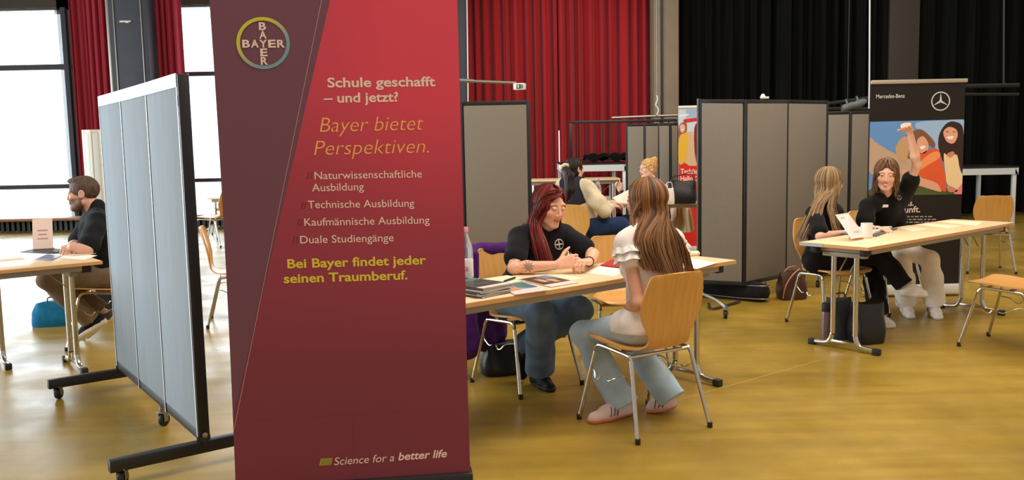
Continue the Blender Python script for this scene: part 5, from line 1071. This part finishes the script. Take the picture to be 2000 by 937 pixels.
LL = hair_locks(HW, [
    dict(n=80, az=(38, 130), el=(86, -25), jit=.007, way=wayG([HW.w(.078, .035, -.10), HW.w(.086, .045, -.18)], [HW.w(.07, -.07, -.12), HW.w(.090, -.04, -.21)])),
    dict(n=80, az=(-38, -130), el=(86, -25), jit=.007, way=wayG([HW.w(-.078, .03, -.10), HW.w(-.080, .035, -.14)], [HW.w(-.07, -.07, -.12), HW.w(-.08, -.05, -.18)])),
    dict(n=40, az=(20, 12), el=(84, 66), jit=.003, way=wayG([HW.w(.030, .074, .072), HW.w(.062, .054, .03), HW.w(.080, .030, -.03), HW.w(.086, .030, -.12)], [HW.w(.026, .060, .098), HW.w(.072, .030, .06), HW.w(.090, .01, .0), HW.w(.092, .01, -.13)])),
    dict(n=40, az=(-20, -12), el=(84, 66), jit=.003, way=wayG([HW.w(-.030, .074, .072), HW.w(-.062, .054, .03), HW.w(-.080, .030, -.03), HW.w(-.084, .030, -.12)], [HW.w(-.026, .060, .098), HW.w(-.072, .030, .06), HW.w(-.090, .01, .0), HW.w(-.088, .01, -.13)])),
    dict(n=50, az=(130, 230), el=(86, -25), jit=.007, way=wayG([HW.w(.05, -.09, -.12), HW.w(.06, -.10, -.18)], [HW.w(-.05, -.09, -.12), HW.w(-.06, -.10, -.18)]))], .006, 11, 7)
lo_ = LL.build('hair_strands', HWS, hw, smooth=60); lo_.data.transform(Matrix.Translation(-Vector(ww.t.location)))
def pin(px, py, w_, h_, m, nm, parent, y0=5.6, ring=False):
    dg = bpy.context.evaluated_depsgraph_get(); o_ = A(0, 0, CAMH); d = nrm(ray(px, py)); ok, loc, nn, *_ = SC.ray_cast(dg, Vector(o_+d*y0), Vector(d)); q0, nn = A(*loc), nrm(A(*nn)*.4-d*.6); s_ = nrm(np.cross((0, 0, 1), nn)); u_ = np.cross(nn, s_); g_ = MB()
    if ring:
        g_.tube([q0+nn*.006+s_*math.cos(a)*w_/2+u_*math.sin(a)*h_/2 for a in np.linspace(0, 2*math.pi, 24, endpoint=False)], .002, 6, closed=True)
        for j in range(3): t_ = math.pi/2+j*2*math.pi/3; g_.tube([q0+nn*.006, q0+nn*.006+s_*math.cos(t_)*w_/2+u_*math.sin(t_)*h_/2], .002, 6)
    else: g_.box(q0+nn*.006, (w_, h_, .005), np.array([s_, u_, nn]).T)
    return g_.build(nm, m, parent, W=True, bevel=0 if ring else .0015)
pin(1726, 402, .068, .022, M_['white'], 'name_badge', ww.t); pin(1756, 386, .034, .034, M_['steel'], 'shirt_emblem', ww.t, ring=True)

# ------------------------------------------------------------------ things lying on the near table
def sheet(name, label, cat, px, z, m, th=.0012, group=None, parent=None):
    q = [F(x, y, z) for x, y in px]; b = MB().prism(q, (0, 0, th)).build(name, m, parent, smooth=0); return tag(b, label, cat, group)
Z0 = TH+.0005
PM = [mat('brochure_'+n_, c1_, .35, col2=c2_, scale=s_, spec=.5) for n_, c1_, c2_, s_ in (('blue', (60, 86, 140), (150, 170, 190), 9), ('green', (96, 140, 84), (60, 110, 130), 12), ('dark', (56, 30, 30), (90, 56, 48), 14), ('skin', (236, 190, 160), (190, 130, 110), 18), ('orange', (206, 130, 84), (230, 180, 140), 16), ('white', (240, 232, 228), (222, 214, 216), 30), ('black', (44, 38, 40), (90, 84, 82), 15))]
sheet('paper_sheet', 'large cream sheet under the pen, near the bottle', 'paper', [(922, 548), (990, 537.5), (1046, 547), (968, 560)], Z0, M_['cream'])
sheet('paper_sheet', 'cream sheet peeping out behind the dark brochure', 'paper', [(1040, 537), (1085, 533), (1143, 544), (1110, 549)], Z0, M_['cream'])
def brochure(label, px, parts, z):
    q = [F(x, y, z) for x, y in px]; c = sum(q)/4; t = thing('brochure', label, 'brochure', c, 0, 'brochures on the near table')
    MB().prism(q, (0, 0, .003)).build('cover', PM[5], t, smooth=0, W=True)
    f = MB()
    def bil(u, v_): return (q[0]*(1-u)+q[1]*u)*(1-v_)+(q[3]*(1-u)+q[2]*u)*v_+A(0, 0, .003)
    ms = []
    for i, (mi, u0, u1, v0, v1) in enumerate(parts): f.cur = i; ms.append(PM[mi]); f.prism([bil(u0, v0)+A(0, 0, .0003*i), bil(u1, v0)+A(0, 0, .0003*i), bil(u1, v1)+A(0, 0, .0003*i), bil(u0, v1)+A(0, 0, .0003*i)], (0, 0, .0004))
    f.build('cover_print', ms, t, smooth=0, W=True); return t
brochure('colourful brochure with blue and green cover, nearer to the table edge', [(973, 558), (1019.7, 549.6), (1070.4, 567), (1005.5, 576)], [(0, .02, .98, .02, .66), (1, .5, .9, .1, .5), (4, .05, .4, .4, .68)], Z0+.002)
brochure('brochure with dark picture of people, beside the clasped hands', [(1011.6, 546), (1066.4, 537.8), (1131.3, 551.6), (1076.5, 560.8)], [(2, .02, .98, .02, .78), (0, .55, .98, .02, .35), (1, .75, .98, .25, .5), (3, .25, .45, .25, .6), (3, .5, .72, .4, .72)], Z0+.002)
pn_ = thing('pen', 'dark pen lying on the cream sheet', 'pen', F(994, 545, Z0+.008), 0)
a, b = F(984, 549, Z0+.008), F(1007, 541.5, Z0+.008); MB().tube([a, a+(b-a)*.1, a+(b-a)*.9, b], [.003, .0055, .0055, .003], 8).build('barrel', M_['rubber'], pn_, W=True); MB().tube([a+(b-a)*.55+A(0, 0, .006), a+(b-a)*.95+A(0, 0, .006)], .0015, 6).build('clip', M_['white'], pn_, W=True)
rt = nrm(F(985, 575, TH)-F(930, 583, TH)); yw_ = YAW+.1
for k in range(7):
    c = F(930, 571, TH)+A(random.uniform(-.012, .012), random.uniform(-.012, .012), .005+k*.0068)
    t = thing('magazine', ('topmost magazine with green strip' if k == 6 else ['lowest magazine', 'second magazine from below', 'third magazine from below', 'fourth magazine from below', 'third magazine from the top', 'second magazine from the top'][k])+' in the pile beside the bottle', 'magazine', c, yw_+random.uniform(-.12, .12), 'magazines piled beside the bottle')
    MB().box((0, 0, 0), (.21, .296, .0052)).build('pages', PM[5], t, bevel=.001)
    MB().box((0, 0, .0029), (.212, .298, .0007)).box((0, 0, -.0029), (.212, .298, .0007)).box((-.1062, 0, 0), (.001, .298, .0065)).build('cover', PM[6] if k not in (1, 4) else PM[5], t)
    if k == 6: MB().box((0, .10, .0036), (.21, .05, .0006)).build('title_strip', PM[1], t); MB().box((.02, -.02, .0036), (.13, .15, .0006)).build('cover_picture', PM[6], t); MB().box((0, -.125, .0036), (.21, .045, .0006)).build('footer_strip', PM[5], t)
GLASS = mat('clear_bottle_plastic', (236, 240, 246), .06, trans=.85, alpha=.55, spec=.5)
def bottle(label, c, h, rad, capcol, group=None, labelcol=(236, 220, 222), mark=True):
    t = thing('water_bottle', label, 'bottle', c, 0, group); k = h/.31
    MB().lathe([(rad*.75, 0), (rad*.97, .006*k), (rad, .02*k), (rad*.96, .03*k), (rad, .04*k), (rad, .19*k), (rad*.93, .215*k), (rad*.62, .25*k), (rad*.38, .275*k), (rad*.36, .288*k)], n=24).build('bottle_body', GLASS, t)
    MB().lathe([(rad*.40, .284*k), (rad*.45, .286*k), (rad*.45, .306*k), (rad*.40, .31*k)], n=20).build('cap', mat('cap_plastic', capcol, .4), t)
    lb_ = MB().lathe([(rad*1.005, .055*k), (rad*1.015, .056*k), (rad*1.015, .145*k), (rad*1.005, .146*k)], n=24).build('label', mat('bottle_label', labelcol, .5), t)
    if mark:
        m = MB()
        for j in range(8): a = j*math.pi/4; m.beam((.0+.006*math.cos(a), -rad*1.03, .10*k+.006*math.sin(a)), (.016*math.cos(a), -rad*1.02+.002, .10*k+.016*math.sin(a)), .003, .002, (0, 1, 0))
        m.build('label_star', mat('label_red', (190, 50, 80), .5), lb_)
    return t
bottle('water bottle with pink cap at the edge of the big red banner', F(911, 561, TH), .31, .038, (236, 150, 176))
sheet('paper_sheet', 'white printed sheet in front of the clasped hands, under the red folder', 'paper', [(1141, 532.5), (1171, 519.5), (1224, 527), (1200, 540)], Z0, M_['paper'])
fo_ = sheet('folder', 'red folder lying on white paper in front of the girl', 'folder', [(1172, 518.5), (1196, 507), (1240, 511), (1222, 523.5)], Z0+.003, mat('red_card', (186, 44, 52), .5), .003)
sheet('paper_sheet', 'white sheet on the table right of the long hair', 'paper', [(1330, 523), (1346, 504), (1400, 513.5), (1362, 525)], Z0, M_['paper'])
for k, (lb, o_) in enumerate((('lower pale booklet on the far right end of the near table', 0), ('upper pale booklet on the far right end of the near table', 2.8))):
    b = sheet('booklet', lb, 'booklet', [(1338, 501-o_), (1346+o_, 495.5-o_), (1367-o_, 495-o_), (1366, 499-o_)], TH+.001+k*.010, M_['cream'], .009)

# ------------------------------------------------------------------ right table
mg = thing('mug', 'plain white mug at the left end of the right table', 'mug', F(1692.5, 464, TH), 0)
MB().lathe([(.036, 0), (.041, .004), (.041, .104), (.0405, .106), (.037, .106), (.037, .012), (.001, .010)], n=32).build('cup', M_['white'], mg, smooth=40)
MB().tube(crom([(.038, .012, .085), (.062, .02, .08), (.068, .022, .055), (.058, .02, .032), (.038, .012, .028)], 5), .005, 8).build('handle', M_['white'], mg)
sd = thing('table_sign', 'white name card in wooden block beside the mug', 'table sign', F(1672, 467, TH), .45)
MB().box((0, 0, .011), (.10, .045, .022)).build('wooden_block', M_['edge'], sd, bevel=.002)
c0_, c1_ = F(1663, 466, TH+.02)-A(*sd.location), F(1690, 462, TH+.02)-A(*sd.location); q = [P(1632, 419, 6.30), P(1656.5, 415.3, 6.34)]; q = [A(*x)-A(*sd.location) for x in q]
Rz = np.array([[math.cos(.45), math.sin(.45), 0], [-math.sin(.45), math.cos(.45), 0], [0, 0, 1]])
cq = [Rz@x for x in (c0_, c1_, q[1], q[0])]; nn = nrm(np.cross(cq[1]-cq[0], cq[3]-cq[0])); nn = nn if (Rz.T@nn)[1] < 0 else -nn
MB().prism(cq, -nn*.003).build('card', mat('card_paper', (240, 222, 216), .6), sd, smooth=0)
m = MB()
for i, (u0, u1) in enumerate(((.2, .55), (.3, .8), (.35, .7), (.15, .85))):
    v0 = .86-i*.2; f_ = lambda u, v_: (cq[0]*(1-u)+cq[1]*u)*(1-v_)+(cq[3]*(1-u)+cq[2]*u)*v_+nn*.001
    if i != 2: m.prism([f_(u0, v0), f_(u1, v0), f_(u1, v0-.05), f_(u0, v0-.05)], nn*.0004)
m.build('card_lettering', flatmat('faded_print', (206, 180, 182)), sd, smooth=0)
nb = thing('ring_binder', 'open white notebook behind the mug', 'notebook', F(1715, 448, TH), .5)
for nm_, px, zz, mt_, th in (('cover', [(1642, 458), (1672, 449), (1753, 447.5), (1712, 462)], TH+.001, mat('dark_grey_cover', (92, 84, 92), .5), .008), ('page', [(1646, 454), (1674, 446.5), (1742, 445), (1704, 457)], TH+.010, M_['paper'], .014)):
    b = MB().prism([Rz_@(A(*F(x, y, zz))-A(*nb.location)) for x, y in px for Rz_ in [np.array([[math.cos(.5), math.sin(.5), 0], [-math.sin(.5), math.cos(.5), 0], [0, 0, 1]])]], (0, 0, th)); b.build(nm_, mt_, nb, smooth=0)
pe = thing('pen', 'dark pen lying on the open notebook', 'pen', F(1712, 447, TH+.028)); a, b = F(1703, 446.5, TH+.030), F(1722, 446, TH+.030); MB().tube([a, b], .005, 8).build('barrel', mat('purple_pen', (80, 64, 110), .4), pe, W=True); MB().tube([a, a-(b-a)*.1], [.004, .001], 8).build('tip', M_['steel'], pe, W=True)
for k, (px, lb) in enumerate(([[(1752, 443.5), (1775, 440), (1813, 447), (1783, 452.5)], 'cream sheet nearest to the notebook on the right table'], [[(1789, 438.2), (1807, 436), (1880, 441.2), (1851, 446.5)], 'middle of three cream sheets on the right table'], [[(1829, 432.8), (1860, 430.3), (1920, 433), (1908, 441.5)], 'cream sheet furthest to the right on the right table'])): sheet('paper_sheet', lb, 'paper', px, Z0, M_['cream'])

# ------------------------------------------------------------------ left table
sheet('paper_sheet', 'white flyer on the left table, closest to its corner', 'paper', [(100, 503), (140, 493), (190, 499), (165, 507)], Z0, M_['paper'])
sheet('paper_sheet', 'cream sheet curling over the back edge of the left table', 'paper', [(92, 494.5), (130, 489.5), (188, 495), (140, 499)], Z0+.004, M_['cream'])
sheet('brochure', 'brochure with dark picture on the left table', 'brochure', [(70, 506), (92, 497), (120, 500), (98, 509)], Z0+.002, PM[0], .003)
sheet('folder', 'dark folder in front of the man\'s folded arms', 'folder', [(40, 493), (75, 485), (142, 488.5), (96, 496)], Z0+.008, mat('navy_folder', (40, 44, 62), .5), .006)
s4 = thing('table_sign', 'pink card sign on wooden foot at the left picture edge', 'table sign', F(86, 490, TH), .3)
MB().box((0, 0, .011), (.14, .045, .022)).build('wooden_block', M_['edge'], s4, bevel=.002)
MB().box((0, .0, .13), (.135, .004, .225), np.array([[1, 0, 0], [0, .97, .24], [0, -.24, .97]])).build('card', mat('pink_card', (250, 226, 216), .6), s4)
m = MB()
for i in range(3): m.box((0, -.02+.045-i*.012 if 0 else -.004+(.03-i*.03)*.24, (.155-i*.03)), (.07-.015*(i % 2), .002, .008), np.array([[1, 0, 0], [0, .97, .24], [0, -.24, .97]]))
m.build('card_lettering', flatmat('faded_print2', (190, 150, 150)), s4, smooth=0)

# ------------------------------------------------------------------ distant table: bottles, glass, handbag, tote
bz = TH
def on4(px, py): return F(px, py, TH)
Yb = 10.35
bottle('clear bottle with blue cap beside the dark-haired woman', (P(1158, 390, Yb+.2)[0], Yb+.2, TH), .27, .04, (60, 80, 170), 'bottles on the distant table', (220, 224, 230), False)
bottle('clear bottle with pink cap, nearest the raised hand', (P(1168, 390, Yb)[0], Yb, TH), .31, .038, (232, 150, 176), 'bottles on the distant table', (232, 226, 214), False)
gl_ = thing('drinking_glass', 'small glass of water on the distant table', 'glass', (P(1187, 390, Yb-.05)[0], Yb-.05, TH)); MB().lathe([(.028, 0), (.034, .1), (.032, .1), (.027, .006), (.001, .005)], n=20).build('tumbler', GLASS, gl_); MB().lathe([(.026, .006), (.0295, .06), (.001, .061)], n=20).build('water', mat('water', (230, 226, 206), .05, trans=.6, alpha=.6), gl_)
def bag(name, label, cat, c, sz, m, rz=0, handles=None, slump=.05, seed=0, taper=.85, hm=None, strap=.009, zip_=False):
    t = thing(name, label, cat, c, rz); rr = random.Random(seed); rows = []; n = 28; W_, D_, H_ = sz
    for j in range(15):
        z = j/14; k = (1-(1-taper)*z)*(.9+.1*math.sin(math.pi*min(z*3, 1)/2)); flat = 1-.55*z**2; row = []
        for i in range(n):
            a = 2*math.pi*i/n; ca, sa = math.cos(a), math.sin(a); e = .55
            x = W_/2*k*math.copysign(abs(ca)**e, ca); y = D_/2*k*flat*math.copysign(abs(sa)**e, sa); w_ = slump*(.15+z)*(math.sin(5*a+seed+4*z)*.5+math.sin(9*z+2*a+seed)*.5)
            row.append((x*(1+w_), y*(1+w_), H_*z*(1-.09*abs(math.sin(a+seed))*z)))
        rows.append(row)
    mb = MB(); fl = [p for r_ in rows for p in r_]; mb.add(fl, [(j*n+i, j*n+(i+1) % n, (j+1)*n+(i+1) % n, (j+1)*n+i) for j in range(14) for i in range(n)]+[tuple(range(n-1, -1, -1)), tuple(14*n+i for i in range(n))])
    mb.build('bag_body', m, t, smooth=60)
    for h_ in (handles or []): MB().tube(crom(h_, 6), strap, 8, flat=.5).build('handle', hm or m, t)
    return t
LB = mat('black_bag_leather', (22, 21, 22), .4, var=.05, bump=.15, bscale=40)
hx, hy = P(1334, 390, 10.2)[0], 10.25
bag('handbag', 'large black leather handbag on the distant table, before the red banner', 'bag', (hx, hy, TH), (.34, .18, .27), LB, -.2, [[(-.13, -.05, .22), (-.10, -.06, .31), (0, -.06, .33), (.12, -.06, .36), (.15, -.05, .22)], [(-.13, .05, .22), (-.08, .05, .30), (.1, .05, .33), (.14, .05, .22)]], .06, 1, .88)
bag('tote_bag', 'white cloth bag beside the black handbag', 'bag', (P(1308, 395, 10.15)[0], 10.2, TH), (.13, .12, .19), cloth('white_canvas', (236, 228, 214), .03), 0, [[(-.04, 0, .17), (-.02, 0, .24), (.03, 0, .24), (.04, 0, .17)]], .08, 3)
tc_ = MB().slab([[P(1322+26*u_+8*v_*u_, 405+44*v_+5*math.sin(3*u_)*v_, 10.9+.08*math.sin(9*u_)) for u_ in np.linspace(0, 1, 18)] for v_ in np.linspace(0, 1, 12)], .006)
ck = thing('jacket', 'white jacket hanging down behind the distant table', 'jacket', P(1335, 425, 10.9)); tc_.build('cloth_drape', cloth('cream_cotton', (232, 216, 188), .03), ck, W=True, smooth=80)

# ------------------------------------------------------------------ bags and things on the floor
PUR = cloth('purple_fleece', (78, 34, 110), .12, bump=.3)
jk = thing('jacket', 'purple jacket hung over the back of the red-haired woman\'s chair', 'jacket', (-.10, 5.70, 0))
v = Vol((-.55, 5.3, .1), (.45, 6.1, 1.1), .007); c_ = np.array([.072, 5.423, 0]); ff, rr_ = nrm(A(.6, -.8, 0)), nrm(A(-.8, -.6, 0))
def L_(x, y, z): return c_+rr_*x+ff*y+A(0, 0, z)
v.cone(L_(-.15, -.315, .81), L_(.20, -.315, .82), .042, .045, .03); v.cone(L_(.20, -.315, .81), L_(.245, -.30, .60), .045, .065, .03); v.cone(L_(.245, -.30, .60), L_(.235, -.30, .22), .065, .085, .03); v.cone(L_(.15, -.33, .75), L_(.12, -.36, .25), .05, .07, .03); v.cone(L_(-.05, -.34, .75), L_(-.05, -.37, .25), .05, .07, .05); v.cone(L_(.05, -.34, .75), L_(.05, -.37, .22), .05, .07, .05)
v.cone(L_(.20, -.25, .80), L_(.21, -.22, .55), .03, .025, .02); v.fold(.008, wr(30, 14, 26)); v.build('jacket_body', PUR, jk, W=True)
MB().tube(crom([L_(.195, -.245, .80), L_(.20, -.215, .72), L_(.205, -.20, .66)], 4), .004, 6).build('drawstring', mat('purple_cord', (60, 24, 86), .6), jk, W=True); MB().lathe([(.004, 0), (.008, .003), (.008, .012), (.004, .015)], L_(.206, -.198, .645), 10).build('cord_stop', M_['alu'], jk, W=True)
bag('shoulder_bag', 'black bag on the floor under the red-haired woman\'s chair', 'bag', (-.03, 5.72, .0), (.42, .22, .22), LB, .35, None, .05, 4, .8)
wb = bag('handbag', 'brown leather bag on the floor behind the blonde girl\'s chair', 'bag', F(1546, 583), (.28, .20, .27), mat('brown_bag_leather', (66, 35, 23), .45, var=.08, bump=.15, bscale=40), .2, [[(-.13, -.08, .02), (-.12, -.11, .14), (-.06, -.12, .24), (.02, -.10, .29)], [(-.08, .0, .25), (-.04, .0, .29), (.04, .0, .30), (.07, 0, .25)]], .09, 5, .86, mat('tan_strap', (186, 130, 100), .5), .008)
b1 = bag('rubbish_bag', 'black open bag standing on the floor under the right table', 'bag', (2.545, 6.36, 0), (.24, .22, .31), LB, .3, None, .05, 6, 1.0)
b2 = bag('backpack', 'dark grey bag standing between the table legs and thermos', 'bag', (2.40, 6.52, 0), (.20, .20, .31), cloth('dark_grey_nylon', (62, 68, 72), .06), .3, [[(-.04, 0, .29), (-.03, -.01, .33), (.04, -.01, .33), (.05, 0, .29)]], .05, 7, .9)
th_ = thing('thermos_flask', 'mauve thermos flask on the floor by the right table leg', 'flask', F(1612.5, 662), 0)
MB().lathe([(.030, 0), (.034, .004), (.034, .19), (.030, .205), (.028, .21)], n=24).build('flask_body', mat('mauve_steel', (120, 96, 96), .35, .3), th_); MB().lathe([(.030, .207), (.031, .21), (.031, .262), (.026, .27)], n=24).build('lid', M_['rubber'], th_)
df = thing('duffel_bag', 'long black carrying bag with pale piping under the zigzag divider', 'bag', F(1420, 585), 0)
v = Vol((1.35, 7.5, -.02), (2.7, 9.0, .35), .009); a, b = F(1372, 577), F(1484, 588); a[2] = b[2] = .085; v.cone(a, b, .082, .088, .02); v.cone(a+A(0, .08, 0), b+A(-.03, .08, 0), .08, .08, .03); v.cut((0, 0, .004), (0, 0, -1)); v.fold(.004, wr(12, 18, 12)); v.build('bag_body', cloth('black_nylon', (24, 24, 26), .05), df, W=True)
for dz in (.155, .035):
    MB().tube(crom([a+A(-.04, -.075, dz-.085), a*.5+b*.5+A(0, -.092, dz-.095), b+A(.0, -.095, dz-.085), b+A(.085, -.02, dz-.085)], 6), .0045, 6).build('piping', M_['steel'], df, W=True)
MB().tube(crom([F(1384, 598)+A(0, 0, .03), F(1392, 606)+A(0, 0, .015), F(1430, 596)+A(0, 0, .015), F(1446, 592)+A(0, 0, .02)], 5), .012, 6, flat=.4).build('strap', M_['rubber'], df, W=True)
bp2 = bag('backpack', 'blue backpack on the floor at the left edge behind the table leg', 'bag', F(104, 634), (.34, .24, .21), cloth('teal_nylon', (24, 108, 150), .1), .2, [[(-.03, 0, .19), (-.02, -.02, .24), (.04, -.02, .24), (.05, 0, .19)]], .09, 8, .75, M_['rubber'])
bag('shoulder_bag', 'small black bag on the floor behind the man\'s shoes', 'bag', (F(184, 628)[0], F(184, 628)[1]+.25, 0), (.22, .16, .28), LB, .3, [[(-.06, 0, .26), (-.03, 0, .36), (.05, 0, .35), (.07, 0, .26)]], .06, 9, .8)
# dark stains and scuffs on the floor are in its coating; one pale line runs across it
a, b = F(1300, 788), F(1790, 650); d = nrm(b-a); s_ = A(-d[1], d[0], 0)
tag(MB().prism([a-s_*.005, b-s_*.005, b+s_*.005, a+s_*.005], (0, 0, .0006)).build('floor_joint', mat('pale_joint', (172, 142, 70), .45), smooth=0), kind='structure')
